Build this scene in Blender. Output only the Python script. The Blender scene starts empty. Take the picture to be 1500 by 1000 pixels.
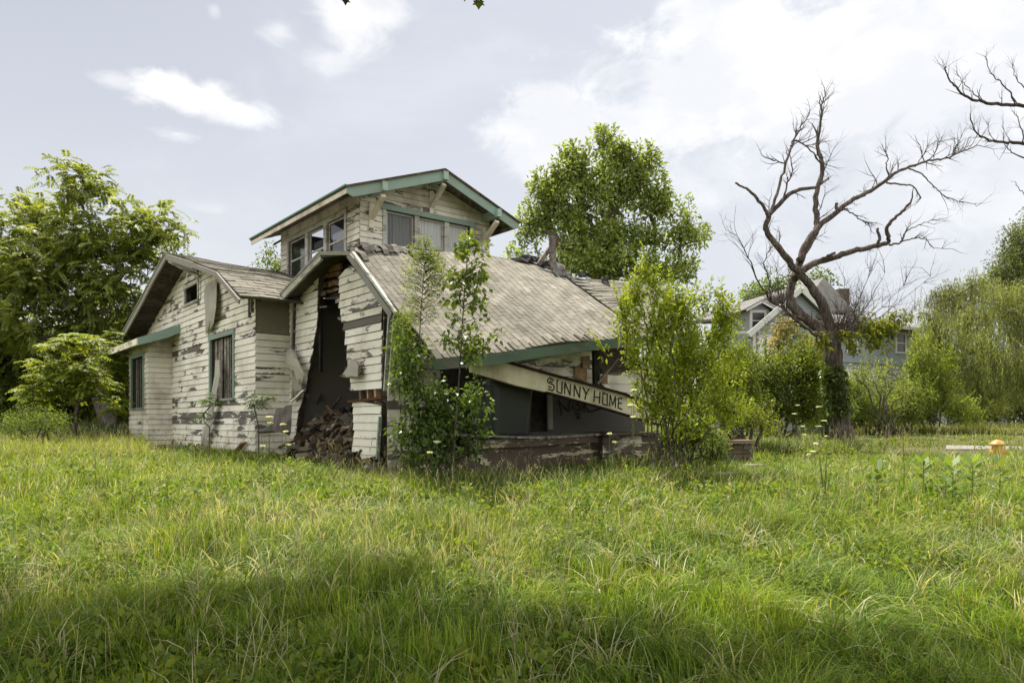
import bpy, math, random
import numpy as np
from mathutils import Vector
random.seed(7); rng = np.random.default_rng(11)
R_ = math.radians
scene = bpy.context.scene
EZ = 1.6                       # eye height above z = 0
# ---------------------------------------------------------------- camera
cam_d = bpy.data.cameras.new("camera"); cam = bpy.data.objects.new("camera", cam_d)
scene.collection.objects.link(cam); scene.camera = cam
cam.location = (0, 0, EZ); cam.rotation_euler = (R_(90), 0, 0)
FPX = 1080.0; HZ = 618.0
cam_d.sensor_width = 36; cam_d.lens = FPX / 1500 * 36
cam_d.shift_y = (HZ - 500) / 1500; cam_d.clip_end = 3000; cam_d.clip_start = 0.05
# ---------------------------------------------------------------- light
scene.view_settings.view_transform = 'Standard'; scene.view_settings.look = 'None'
scene.view_settings.exposure = 0.75; scene.view_settings.gamma = 1
SUN = Vector((-0.20, 0.40, 0.90)).normalized()
sd = bpy.data.lights.new("sun", 'SUN'); sd.energy = 5.0; sd.angle = R_(0.6); sd.color = (1, .95, .86)
sun = bpy.data.objects.new("sun", sd); scene.collection.objects.link(sun)
sun.rotation_euler = SUN.to_track_quat('Z', 'Y').to_euler(); sun.location = (0, 0, 30)
# ---------------------------------------------------------------- world (sky with clouds, by azimuth and elevation)
w = bpy.data.worlds.new("World"); scene.world = w; w.use_nodes = True
class NT:
    def __init__(s, nt): s.nt = nt; s.n = nt.nodes; s.l = nt.links; s.n.clear()
    def new(s, t, **k):
        nd = s.n.new(t)
        for a, b in k.items(): setattr(nd, a, b)
        return nd
    def put(s, sock, v):
        if hasattr(v, 'is_output'): s.l.new(v, sock)
        elif v is not None:
            try: sock.default_value = v
            except Exception: sock.default_value = (v[0], v[1], v[2], 1)
    def math(s, op, a, b=None, c=None, clamp=False):
        nd = s.new('ShaderNodeMath', operation=op, use_clamp=clamp)
        for i, v in enumerate((a, b, c)):
            if v is not None: s.put(nd.inputs[i], v)
        return nd.outputs[0]
    def mix(s, f, a, b, mode='MIX'):
        nd = s.new('ShaderNodeMix', data_type='RGBA', blend_type=mode, clamp_factor=True)
        s.put(nd.inputs[0], f)
        for i, v in ((6, a), (7, b)):
            if hasattr(v, 'is_output'): s.l.new(v, nd.inputs[i])
            else: nd.inputs[i].default_value = (v[0], v[1], v[2], 1)
        return nd.outputs[2]
    def noise(s, vec, scale, detail=4, rough=.55, dist=0):
        nd = s.new('ShaderNodeTexNoise'); s.put(nd.inputs['Vector'], vec)
        nd.inputs['Scale'].default_value = scale; nd.inputs['Detail'].default_value = detail
        nd.inputs['Roughness'].default_value = rough; nd.inputs['Distortion'].default_value = dist
        return nd.outputs['Fac']
    def smooth(s, v, a, b, c=0.0, d=1.0):
        nd = s.new('ShaderNodeMapRange', interpolation_type='SMOOTHSTEP'); s.put(nd.inputs[0], v)
        for i, x in enumerate((a, b, c, d)): nd.inputs[i + 1].default_value = x
        return nd.outputs[0]
    def scale(s, vec, x, y, z):
        nd = s.new('ShaderNodeMapping'); s.put(nd.inputs[0], vec); nd.inputs['Scale'].default_value = (x, y, z)
        return nd.outputs[0]
T = NT(w.node_tree)
tc = T.new('ShaderNodeTexCoord'); sep = T.new('ShaderNodeSeparateXYZ'); T.l.new(tc.outputs['Generated'], sep.inputs[0])
sx, sy, sz = sep.outputs
az = T.math('ARCTAN2', sx, sy); el = T.math('ARCSINE', sz)
sky = T.new('ShaderNodeTexSky', sky_type='NISHITA'); sky.sun_disc = False
sky.sun_elevation = math.asin(SUN.z); sky.sun_rotation = math.atan2(SUN.x, SUN.y)
sky.air_density = 1.2; sky.dust_density = 3.0; sky.ozone_density = 1.5
nish = T.mix(1.0, sky.outputs[0], (.085, .085, .085), 'MULTIPLY')
hz_ = T.smooth(el, 0.0, 0.62)
haze = T.mix(hz_, (.76, .765, .785), (.46, .48, .54))
side = T.smooth(az, -.65, .35)
haze = T.mix(T.math('MULTIPLY', side, .80), haze, (.74, .755, .80))
base = T.mix(.72, nish, haze)
nvec = T.scale(tc.outputs['Generated'], 1, 1, 1.7)
n1 = T.noise(nvec, 3.2, 8, .58, .3); n2 = T.noise(nvec, 11.0, 9, .62, .5)
nn = T.math('SUBTRACT', T.math('MULTIPLY_ADD', n2, .45, T.math('MULTIPLY', n1, .55)), .5)
def ae(px, py):
    x = (px - 750) / FPX; z = (HZ - py) / FPX
    return math.atan2(x, 1), math.asin(z / math.sqrt(x * x + 1 + z * z))
acc = None
for px, py, rx, ry, st, soft in [(250, 133, .046, .018, .95, .7), (345, 163, .058, .015, .95, .7), (298, 146, .055, .018, .95, .7), (262, 197, .040, .009, .7, .9), (180, 120, .035, .008, .5, .9),
        (405, 48, .035, .014, .6, .9), (510, 32, .05, .035, .75, .9), (560, 12, .05, .02, .7, .9), (475, 88, .045, .016, .5, .95), (315, 18, .010, .009, .4, .9),
        (820, 175, .09, .045, 1, .5), (960, 150, .17, .07, 1, .6), (1150, 120, .24, .09, 1, .7), (1350, 70, .25, .09, 1, .7), (1020, 40, .14, .06, .9, .7),
        (1500, 190, .2, .12, .5, .9), (1130, 240, .2, .08, .55, 1), (1380, 300, .25, .08, .5, 1), (300, 305, .05, .012, .4, .9), (870, 215, .12, .03, .7, .8)]:
    a0, e0 = ae(px, py)
    da = T.math('DIVIDE', T.math('SUBTRACT', az, a0), rx * .95); de = T.math('DIVIDE', T.math('SUBTRACT', el, e0), ry * 1.1)
    r = T.math('SQRT', T.math('ADD', T.math('MULTIPLY', da, da), T.math('MULTIPLY', de, de)))
    r = T.math('MULTIPLY_ADD', nn, -5.5, r)
    m = T.smooth(r, 1.25, 1.25 - soft * 1.1, 0, st)
    acc = m if acc is None else T.math('MAXIMUM', acc, m)
n3 = T.noise(nvec, 6.0, 6, .55)
cloudc = T.mix(T.smooth(n3, .4, .62), (.74, .755, .79), (.92, .92, .915))
wisp = T.math('MULTIPLY', T.smooth(T.noise(nvec, 2.3, 7, .6, .6), .50, .75), .35)
rest = T.math('MULTIPLY', wisp, 1.0)
skyc = T.mix(rest, base, (.76, .78, .82)); skyc = T.mix(acc, skyc, cloudc)
back = T.math('MAXIMUM', T.smooth(T.math('ABSOLUTE', az), .85, 1.5), T.math('MULTIPLY', T.smooth(el, .62, .95), .55))   # the cloud bank added overhead and behind the photographer, as unseen fill for the shade
fill_bank = T.math('MULTIPLY', back, T.smooth(n1, .36, .58, .55, 1.0)); skyc = T.mix(fill_bank, skyc, (1.36, 1.34, 1.31))
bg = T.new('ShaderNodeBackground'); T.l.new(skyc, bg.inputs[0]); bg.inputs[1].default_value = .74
wo = T.new('ShaderNodeOutputWorld'); T.l.new(bg.outputs[0], wo.inputs[0])
# ---------------------------------------------------------------- frames of reference
TH = R_(38.5); RX, RY = math.cos(TH), math.sin(TH); LX, LY = -math.sin(TH), math.cos(TH)
def H(u, v, z): return Vector((u * RX + v * LX, u * RY + v * LY, EZ + z))     # house frame (u front-right, v rear-left), z from eye level
def at(px, py, Y): return Vector(((px - 750) / FPX * Y, Y, EZ + (HZ - py) / FPX * Y))
def onU(px, py, u):
    k = (px - 750) / FPX; t = u / (k * RX + RY); return (t * (k * LX + LY), (HZ - py) / FPX * t)
def onV(px, py, v):
    k = (px - 750) / FPX; t = v / (k * LX + LY); return (t * (k * RX + RY), (HZ - py) / FPX * t)
GY = [-40, 0, 4, 6, 8, 10, 13, 16, 20, 27, 40, 70, 150, 400]
GZ = [-1.5, -1.5, -1.42, -1.32, -1.2, -1.1, -1.0, -.88, -.76, -.58, -.38, -.2, .1, .1]
def gz(x, y): return EZ + np.interp(y, GY, GZ) + .03 * np.sin(x * .9 + y * .4) + .02 * np.sin(x * 2.1 - y * 1.3)
def G(px, Y, dz=0.0):
    x = (px - 750) / FPX * Y; return Vector((x, Y, float(gz(x, Y)) + dz))
# ---------------------------------------------------------------- objects
COL = scene.collection
def tag(o, label=None, cat=None, group=None, kind=None):
    if label: o['label'] = label
    if cat: o['category'] = cat
    if group: o['group'] = group
    if kind: o['kind'] = kind
    return o
def thing(name, label, cat, loc, group=None):
    o = bpy.data.objects.new(name, None); COL.objects.link(o); o.location = loc; o.empty_display_size = .2
    return tag(o, label, cat, group)
def wloc(p):
    v = Vector((0, 0, 0))
    while p is not None: v += Vector(p.location); p = p.parent
    return v
def np_obj(name, V, F, mat, parent=None, col=None, uv=None, smooth=False, loc=None):
    """V (n,3) world verts, F (m,4) or (m,3) faces, col (n,4) per vertex"""
    V = np.asarray(V, dtype=np.float32)
    base = wloc(parent) if parent is not None else Vector(loc if loc is not None else (0, 0, 0))
    V = V - np.array(base, dtype=np.float32)
    me = bpy.data.meshes.new(name); k = F.shape[1]
    me.vertices.add(len(V)); me.vertices.foreach_set('co', V.ravel())
    me.loops.add(F.size); me.loops.foreach_set('vertex_index', F.ravel().astype(np.int32))
    me.polygons.add(len(F)); me.polygons.foreach_set('loop_start', np.arange(0, F.size, k, dtype=np.int32))
    if smooth: me.polygons.foreach_set('use_smooth', np.ones(len(F), dtype=bool))
    if col is not None:
        a = me.color_attributes.new('col', 'FLOAT_COLOR', 'POINT'); a.data.foreach_set('color', np.asarray(col, dtype=np.float32).ravel())
    me.update(calc_edges=True); me.materials.append(mat)
    o = bpy.data.objects.new(name, me); COL.objects.link(o)
    if parent is not None: o.parent = parent
    else: o.location = base
    return o
class MB:
    def __init__(s): s.v = []; s.f = []; s.c = []; s.uv = []
    def add(s, pts, faces, col=(1, 1, 1, 0), uvs=None):
        b = len(s.v); s.v += [tuple(p) for p in pts]; s.c += [col] * len(pts)
        for i, f in enumerate(faces):
            s.f.append([b + j for j in f])
            s.uv.append([uvs[j] for j in f] if uvs else [(0, 0)] * len(f))
        return s
    def prism(s, poly, off, col=(1, 1, 1, 0)):
        n = len(poly); off = Vector(off); P = [Vector(p) for p in poly]
        return s.add(P + [p + off for p in P], [list(range(n)), list(range(2 * n - 1, n - 1, -1))] + [[i, i + n, (i + 1) % n + n, (i + 1) % n] for i in range(n)], col)
    def box(s, c, ax, ay, az, col=(1, 1, 1, 0)):
        c, ax, ay, az = map(Vector, (c, ax, ay, az)); P = [c + i * ax + j * ay + k * az for k in (-1, 1) for j in (-1, 1) for i in (-1, 1)]
        return s.add(P, [(0, 2, 3, 1), (4, 5, 7, 6), (0, 1, 5, 4), (2, 6, 7, 3), (0, 4, 6, 2), (1, 3, 7, 5)], col)
    def beam(s, p0, p1, wd, ht, up=(0, 0, 1), col=(1, 1, 1, 0), n=1, wob=0):
        p0, p1 = Vector(p0), Vector(p1); d = (p1 - p0)
        if d.length < 1e-6: return s
        dn = d.normalized(); up = Vector(up); a = dn.cross(up)
        if a.length < 1e-3: a = dn.cross(Vector((1, 0, 0)))
        a.normalize(); b = a.cross(dn).normalized(); pts = []
        for i in range(n + 1):
            q = p0 + d * (i / n) + (Vector((random.uniform(-1, 1), random.uniform(-1, 1), random.uniform(-1, 1))) * wob if 0 < i < n else Vector())
            pts += [q + a * (x * wd / 2) + b * (y * ht / 2) for x, y in ((-1, -1), (1, -1), (1, 1), (-1, 1))]
        fs = [(3, 2, 1, 0), tuple(4 * n + j for j in range(4))]
        for i in range(n):
            for j in range(4): fs.append((4 * i + j, 4 * i + (j + 1) % 4, 4 * i + 4 + (j + 1) % 4, 4 * i + 4 + j))
        return s.add(pts, fs, col)
    def tube(s, pts, rad, n=6, col=(1, 1, 1, 0), cap=True):
        pts = [Vector(p) for p in pts]; m = len(pts); P = []; ref = None
        for i in range(m):
            d = (pts[min(i + 1, m - 1)] - pts[max(i - 1, 0)]);
            d = d.normalized() if d.length > 1e-9 else Vector((0, 0, 1))
            if ref is None: ref = d.cross(Vector((.31, .9, .17)))
            a = (ref - d * ref.dot(d)); a = a.normalized() if a.length > 1e-6 else d.orthogonal().normalized(); ref = a; b = d.cross(a)
            r = rad[i] if hasattr(rad, '__len__') else rad
            P += [pts[i] + (a * math.cos(2 * math.pi * j / n) + b * math.sin(2 * math.pi * j / n)) * r for j in range(n)]
        fs = [(n * i + j, n * i + (j + 1) % n, n * i + n + (j + 1) % n, n * i + n + j) for i in range(m - 1) for j in range(n)]
        if cap: fs += [tuple(range(n - 1, -1, -1)), tuple(n * (m - 1) + j for j in range(n))]
        return s.add(P, fs, col)
    def lathe(s, c, prof, n=20, col=(1, 1, 1, 0)):
        c = Vector(c); P = [c + Vector((r * math.cos(2 * math.pi * j / n), r * math.sin(2 * math.pi * j / n), z)) for r, z in prof for j in range(n)]
        fs = [(n * i + j, n * i + (j + 1) % n, n * i + n + (j + 1) % n, n * i + n + j) for i in range(len(prof) - 1) for j in range(n)]
        return s.add(P, fs, col)
    def build(s, name, mat, parent=None, loc=None, smooth=False):
        base = wloc(parent) if parent is not None else Vector(loc if loc is not None else (0, 0, 0))
        me = bpy.data.meshes.new(name); me.from_pydata([tuple(Vector(p) - base) for p in s.v], [], s.f)
        a = me.color_attributes.new('col', 'FLOAT_COLOR', 'POINT'); a.data.foreach_set('color', np.array(s.c, dtype=np.float32).ravel())
        ul = me.uv_layers.new(name='UVMap'); ul.data.foreach_set('uv', np.array([x for f in s.uv for x in f], dtype=np.float32).ravel())
        me.update(); me.materials.append(mat)
        if smooth: me.polygons.foreach_set('use_smooth', [True] * len(me.polygons))
        o = bpy.data.objects.new(name, me); COL.objects.link(o)
        if parent is not None: o.parent = parent
        else: o.location = base
        return o
# ---------------------------------------------------------------- materials
def newmat(name):
    m = bpy.data.materials.new(name); m.use_nodes = True; return m, NT(m.node_tree)
def finish(t, color, rough=.8, spec=.3, bump=None, bstr=.3, bdist=.01):
    b = t.new('ShaderNodeBsdfPrincipled'); t.put(b.inputs['Base Color'], color); t.put(b.inputs['Roughness'], rough)
    b.inputs['Specular IOR Level'].default_value = spec
    if bump is not None:
        bn = t.new('ShaderNodeBump'); t.put(bn.inputs['Height'], bump); bn.inputs['Strength'].default_value = bstr; bn.inputs['Distance'].default_value = bdist
        t.l.new(bn.outputs[0], b.inputs['Normal'])
    o = t.new('ShaderNodeOutputMaterial'); t.l.new(b.outputs[0], o.inputs[0]); return b
def hpos(t):
    g = t.new('ShaderNodeNewGeometry'); r = t.new('ShaderNodeVectorRotate', rotation_type='Z_AXIS'); t.l.new(g.outputs['Position'], r.inputs[0]); r.inputs['Angle'].default_value = -TH
    return r.outputs[0]
def attr(t):
    a = t.new('ShaderNodeAttribute', attribute_name='col'); return a.outputs['Color'], a.outputs['Alpha']
def m_paint(name, base, under=(.075, .068, .06), thr=.62, dirt=(.30, .27, .21), damt=.55):
    m, t = newmat(name); p = hpos(t); c, al = attr(t)
    n1 = t.noise(t.scale(p, 1.0, 1.0, 4.2), 1.9, 8, .66, .25); n2 = t.noise(t.scale(p, 1, 1, 3), 14, 5, .6)
    k = t.math('MULTIPLY_ADD', n2, .22, t.math('MULTIPLY', n1, .78)); k = t.math('ADD', k, t.math('MULTIPLY', al, .6))
    mask = t.smooth(k, thr, thr + .025)
    st = t.noise(t.scale(p, 4, 4, .8), 1.3, 6, .65); lo = t.noise(p, 1.3, 4, .6)
    d = t.math('MULTIPLY', t.smooth(t.math('MULTIPLY_ADD', st, .25, t.math('MULTIPLY', lo, .75)), .42, .68), damt)
    col = t.mix(d, base, dirt); col = t.mix(1.0, col, c, 'MULTIPLY')
    gr = t.noise(t.scale(p, 3, 3, 60), 1.5, 4, .6)
    wood = t.mix(gr, under, tuple(min(1, x * 2.6) for x in under))
    col = t.mix(mask, col, wood)
    h = t.math('MULTIPLY_ADD', mask, -.8, t.math('MULTIPLY', n2, .4)); h = t.math('MULTIPLY_ADD', gr, .15, h)
    finish(t, col, .75, .25, h, .5, .006); return m
def m_wood(name, a, b, stretch=(3, 3, 3), rough=.85):
    m, t = newmat(name); p = hpos(t); c, al = attr(t)
    n = t.noise(t.scale(p, *stretch), 3, 6, .65, .5); n2 = t.noise(p, 1.4, 4)
    col = t.mix(t.smooth(n, .35, .68), a, b); col = t.mix(t.math('MULTIPLY', t.smooth(n2, .45, .7), .4), col, tuple(x * .4 for x in a))
    col = t.mix(1.0, col, c, 'MULTIPLY'); finish(t, col, rough, .2, n, .35, .006); return m
def m_tab(name, a, b):                                            # asphalt shingles and felt: grains, lichen, tint per tab
    m, t = newmat(name); p = hpos(t); c, al = attr(t)
    n = t.noise(p, 160, 2, .7); n2 = t.noise(p, 3.0, 5, .6); n3 = t.noise(p, .9, 3)
    col = t.mix(t.smooth(n2, .35, .7), a, b); col = t.mix(t.math('MULTIPLY', n, .5), col, tuple(x * .45 for x in a))
    col = t.mix(t.math('MULTIPLY', t.smooth(n3, .5, .7), .35), col, (.10, .095, .07))
    col = t.mix(1.0, col, c, 'MULTIPLY'); finish(t, col, .95, .15, n, .4, .003); return m
def m_leaf(name, trans=.48, rough=.5, spec=.28):
    m, t = newmat(name); c, al = attr(t)
    b = t.new('ShaderNodeBsdfPrincipled'); t.l.new(c, b.inputs['Base Color']); b.inputs['Roughness'].default_value = rough; b.inputs['Specular IOR Level'].default_value = spec
    tr = t.new('ShaderNodeBsdfTranslucent'); cc = t.mix(1.0, c, (1.5, 1.35, .55), 'MULTIPLY'); t.l.new(cc, tr.inputs[0])
    mx = t.new('ShaderNodeMixShader'); mx.inputs[0].default_value = trans; t.l.new(b.outputs[0], mx.inputs[1]); t.l.new(tr.outputs[0], mx.inputs[2])
    o = t.new('ShaderNodeOutputMaterial'); t.l.new(mx.outputs[0], o.inputs[0]); return m
def m_bark(name, a, b, sc=8):
    m, t = newmat(name); g = t.new('ShaderNodeNewGeometry'); p = g.outputs['Position']
    n = t.noise(t.scale(p, 3, 3, .5), sc, 6, .7, .6); n2 = t.noise(p, 2.5, 4)
    col = t.mix(t.smooth(n, .38, .66), a, b); col = t.mix(t.math('MULTIPLY', t.smooth(n2, .5, .7), .4), col, tuple(x * .5 for x in a))
    finish(t, col, .9, .15, n, .8, .03); return m
def m_flat(name, col, rough=.7, spec=.3, bsc=30, bstr=.15, var=.25):
    m, t = newmat(name); c, al = attr(t); g = t.new('ShaderNodeNewGeometry'); n = t.noise(g.outputs['Position'], bsc, 4, .6); n2 = t.noise(g.outputs['Position'], 2.2, 4)
    cc = t.mix(t.math('MULTIPLY', t.math('ADD', n, n2), var), col, tuple(x * .35 for x in col)); cc = t.mix(1.0, cc, c, 'MULTIPLY')
    finish(t, cc, rough, spec, n, bstr, .005); return m
def m_glass(name, tint=(.02, .025, .03), see=.35):
    m, t = newmat(name); b = t.new('ShaderNodeBsdfPrincipled'); b.inputs['Base Color'].default_value = (*tint, 1); b.inputs['Roughness'].default_value = .06; b.inputs['Specular IOR Level'].default_value = .8
    g = t.new('ShaderNodeNewGeometry'); n = t.noise(g.outputs['Position'], 2.2, 2); bn = t.new('ShaderNodeBump'); t.l.new(n, bn.inputs['Height']); bn.inputs['Strength'].default_value = .12; bn.inputs['Distance'].default_value = .03; t.l.new(bn.outputs[0], b.inputs['Normal'])
    tr = t.new('ShaderNodeBsdfTransparent'); mx = t.new('ShaderNodeMixShader'); mx.inputs[0].default_value = see
    t.l.new(b.outputs[0], mx.inputs[1]); t.l.new(tr.outputs[0], mx.inputs[2]); o = t.new('ShaderNodeOutputMaterial'); t.l.new(mx.outputs[0], o.inputs[0]); return m
PAINT = m_paint('white_paint', (.83, .805, .72), thr=.61, dirt=(.42, .39, .31))
PAINT2 = m_paint('dingy_paint', (.76, .73, .64), thr=.60, damt=.75)
TRIM = m_paint('grey_trim', (.50, .50, .46), under=(.15, .14, .12), thr=.55)
GREEN = m_paint('green_trim', (.24, .335, .285), under=(.15, .15, .13), thr=.56, dirt=(.24, .27, .235), damt=.8)
GREEN2 = m_paint('dark_green_trim', (.085, .13, .088), under=(.07, .068, .055), thr=.54, dirt=(.05, .07, .045))
WOOD = m_wood('weathered_wood', (.12, .105, .09), (.30, .27, .23))
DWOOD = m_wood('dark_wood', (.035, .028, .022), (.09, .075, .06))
BWOOD = m_wood('brown_board', (.20, .12, .07), (.34, .22, .13))
SHEATH = m_wood('sheathing', (.05, .042, .035), (.11, .09, .07))
TAB = m_tab('shingle', (.225, .21, .175), (.30, .28, .235))
TABG = m_tab('shingle_base', (.07, .065, .055), (.12, .11, .09))
FELT = m_tab('felt', (.035, .035, .035), (.09, .085, .08))
GLASS = m_glass('glass'); GLASS2 = m_glass('glass_clear', see=.86)
BLACK = m_flat('black_letters', (.012, .011, .010), .8)
LEAF = m_leaf('leaf'); GRASSM = m_leaf('grass_blade', .38, .5, .22)
WAXY = m_leaf('waxy_leaf', .36, .36, .45)
BARK = m_bark('bark', (.06, .05, .04), (.16, .14, .12)); DEADBARK = m_bark('dead_bark', (.055, .042, .035), (.17, .14, .12), 6)
TWIG = m_bark('twig', (.05, .04, .035), (.11, .095, .08))
# ================================================================ SETTING
def vnoise(x, y, s, seed):
    g = np.random.default_rng(seed).random((128, 128)); x = np.asarray(x) / s + 57.3; y = np.asarray(y) / s + 31.7
    xi = np.floor(x).astype(int); yi = np.floor(y).astype(int); fx = x - xi; fy = y - yi; fx = fx * fx * (3 - 2 * fx); fy = fy * fy * (3 - 2 * fy)
    a = g[xi % 128, yi % 128]; b = g[(xi + 1) % 128, yi % 128]; c = g[xi % 128, (yi + 1) % 128]; d = g[(xi + 1) % 128, (yi + 1) % 128]
    return (a * (1 - fx) + b * fx) * (1 - fy) + (c * (1 - fx) + d * fx) * fy
def fbm(x, y, s, seed): return .55 * vnoise(x, y, s, seed) + .3 * vnoise(x, y, s * .43, seed + 1) + .15 * vnoise(x, y, s * .19, seed + 2)
xs = np.concatenate([[-900, -400, -200, -100], np.linspace(-60, 60, 121), [100, 200, 400, 900]])
ys = np.concatenate([[-200, -60, -20], np.linspace(-10, 60, 141), [80, 120, 200, 400, 900]])
gx, gy = np.meshgrid(xs, ys); gzv = gz(gx, gy)
V = np.stack([gx, gy, gzv], -1).reshape(-1, 3); nx, ny = len(xs), len(ys)
ii = (np.arange(ny - 1)[:, None] * nx + np.arange(nx - 1)[None]).ravel(); F = np.stack([ii, ii + 1, ii + nx + 1, ii + nx], -1)
m, t = newmat('soil_and_thatch'); g = t.new('ShaderNodeNewGeometry'); p = g.outputs['Position']
n = t.noise(p, .8, 5, .6); n2 = t.noise(p, 22, 5, .7)
c = t.mix(t.smooth(n, .35, .65), (.055, .075, .02), (.11, .10, .045)); c = t.mix(t.smooth(n2, .4, .7), c, (.15, .14, .06)); finish(t, c, .95, .1, n2, .8, .04)
tag(np_obj('ground', V, F, m, smooth=True), kind='structure')
# concrete walk behind the hydrant
CONC = m_flat('concrete', (.27, .25, .215), .9, .2, 14, .3)
mb = MB()
P0 = G(1385, 20.0); P1 = G(1560, 19.4); P2 = G(1560, 20.9); P3 = G(1385, 21.3)
for i in range(4):
    a, b = i / 4 + .004, (i + 1) / 4 - .004
    mb.prism([P0.lerp(P1, a), P0.lerp(P1, b), P3.lerp(P2, b), P3.lerp(P2, a)], (0, 0, .06))
tag(mb.build('path', CONC), kind='structure')

# ---- grass
def inhouse(x, y, m=0.0):
    u = x * RX + y * RY; v = x * LX + y * LY
    a = (u > 6.45 - m) & (u < 13) & (v > 11.7 - m) & (v < 24); b = (u > 5.7 - m) & (v > 16.0 - m) & (v < 26) & (u < 13); c = (u > 7.0) & (u < 12.2) & (v > 10.15) & (v < 12)
    return a | b | c
def grass_pts(n, y0, y1, pw):
    r = rng.random(n); e = 2 - pw
    Y = (y0 ** e + r * (y1 ** e - y0 ** e)) ** (1 / e); X = (rng.random(n) * 2 - 1) * (.73 * Y + .4)
    k = ~inhouse(X, Y)
    k &= ~((X > 11.0) & (Y > 18.5) & (Y < 21.2) & (rng.random(n) < .97))
    return X[k], Y[k]
def blades(X, Y, L, W, bend, ang, col, seg=3, z0=None):
    n = len(X); Z = gz(X, Y) - .01 if z0 is None else z0
    d = np.stack([np.cos(ang), np.sin(ang), np.zeros(n)], -1); fa = ang + math.pi / 2 + rng.normal(0, .6, n)
    wv = np.stack([np.cos(fa), np.sin(fa), rng.normal(0, .15, n)], -1); base = np.stack([X, Y, Z], -1)
    V = np.zeros((n, (seg + 1) * 2, 3), dtype=np.float32); C = np.zeros((n, (seg + 1) * 2, 4), dtype=np.float32)
    for i in range(seg + 1):
        s = i / seg; c = base + d * (bend * L * s ** 2.0 * .95)[:, None]; c[:, 2] += L * (s * (1 - .12 * bend) - .55 * np.minimum(bend, 1.25) * s ** 2.4)
        ww = (W * (1 - s ** 1.8) * .5 + .0004)[:, None]
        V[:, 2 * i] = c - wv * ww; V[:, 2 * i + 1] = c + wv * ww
        cc = col * (.34 + .80 * s); C[:, 2 * i, :3] = cc; C[:, 2 * i + 1, :3] = cc  # blade colour darkens towards the root, painted shade for depth
    C[..., 3] = 1; k = (seg + 1) * 2; b = (np.arange(n) * k)[:, None]
    F = np.concatenate([b + np.array([2 * i, 2 * i + 1, 2 * i + 3, 2 * i + 2]) for i in range(seg)], 1).reshape(-1, 4)
    return V.reshape(-1, 3), F, C.reshape(-1, 4)
VV, FF, CC = [], [], []; off = 0
def push(r):
    global off
    VV.append(r[0]); FF.append(r[1] + off); CC.append(r[2]); off += len(r[0])
GRN = np.array([.125, .220, .018]); GRN2 = np.array([.045, .100, .012]); YEL = np.array([.33, .41, .055]); STR = np.array([.60, .58, .36])
def gcol(X, Y):
    n = len(X); a = fbm(X, Y, 2.2, 3); b = fbm(X, Y, .7, 9); s = fbm(X, Y, 1.6, 21)
    r = rng.random(n)[:, None]; c = GRN * (1 - r) + YEL * r * np.clip(.6 + a, 0, 1)[:, None] + GRN2 * 0
    k = (b > .45) & (rng.random(n) < .32); c[k] = GRN2 * (1 + .6 * rng.random((k.sum(), 1)))
    pst = np.clip((s - .52) * 2.2, .06, .38) * (1.0 - .5 * np.clip((X - 2) / 6, 0, 1)); pst = pst * np.where(Y < 5.6, .35, 1); k = rng.random(n) < pst; c[k] = STR * (.55 + .6 * rng.random((k.sum(), 1)))  # fewer pale straws up front, a colour change that deepens the maple's shade
    return c * (.55 + .9 * rng.random((n, 1)))
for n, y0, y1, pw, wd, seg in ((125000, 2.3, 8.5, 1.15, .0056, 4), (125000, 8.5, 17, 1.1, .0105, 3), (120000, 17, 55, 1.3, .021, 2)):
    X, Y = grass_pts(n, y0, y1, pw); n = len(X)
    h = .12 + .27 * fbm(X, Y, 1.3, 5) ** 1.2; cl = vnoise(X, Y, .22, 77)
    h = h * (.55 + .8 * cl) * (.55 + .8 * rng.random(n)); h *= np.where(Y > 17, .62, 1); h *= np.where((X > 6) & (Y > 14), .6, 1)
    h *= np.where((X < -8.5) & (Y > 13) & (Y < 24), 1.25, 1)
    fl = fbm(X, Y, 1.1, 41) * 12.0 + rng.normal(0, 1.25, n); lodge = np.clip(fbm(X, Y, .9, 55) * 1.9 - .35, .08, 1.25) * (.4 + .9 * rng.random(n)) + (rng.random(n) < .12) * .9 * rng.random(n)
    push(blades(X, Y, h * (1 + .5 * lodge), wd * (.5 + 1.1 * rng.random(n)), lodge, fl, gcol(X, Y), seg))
# wider coarse blades in tufts
for n, y0, y1, wd in ((520, 3.2, 9, .010), (900, 8.5, 16, .013)):
    X, Y = grass_pts(n, y0, y1, 1.0); m_ = len(X); q = 16
    X = np.repeat(X, q) + rng.normal(0, .05, m_ * q); Y = np.repeat(Y, q) + rng.normal(0, .05, m_ * q); k = len(X)
    cc = np.repeat(np.where(rng.random((m_, 1)) < .72, GRN * 1.25, STR * .95), q, 0) * (.7 + .6 * rng.random((k, 1)))
    push(blades(X, Y, .28 + .26 * rng.random(k), wd * (.5 + rng.random(k)), .3 + .9 * rng.random(k), rng.random(k) * 6.28, cc, 4))
# seed stalks
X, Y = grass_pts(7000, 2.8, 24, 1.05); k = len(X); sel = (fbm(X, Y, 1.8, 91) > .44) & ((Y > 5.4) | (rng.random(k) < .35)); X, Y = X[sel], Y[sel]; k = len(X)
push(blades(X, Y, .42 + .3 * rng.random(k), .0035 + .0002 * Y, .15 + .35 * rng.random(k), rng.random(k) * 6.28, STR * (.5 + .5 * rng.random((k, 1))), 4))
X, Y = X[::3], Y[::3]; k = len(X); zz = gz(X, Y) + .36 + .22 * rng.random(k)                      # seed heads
for q_ in range(5): push(blades(X + rng.normal(0, .012, k), Y + rng.normal(0, .012, k), np.full(k, .07), .004 + .0004 * Y, .3 + .5 * rng.random(k), rng.random(k) * 6.28, STR * (.55 + .35 * rng.random((k, 1))), 2, z0=zz + .02 * q_))
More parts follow.
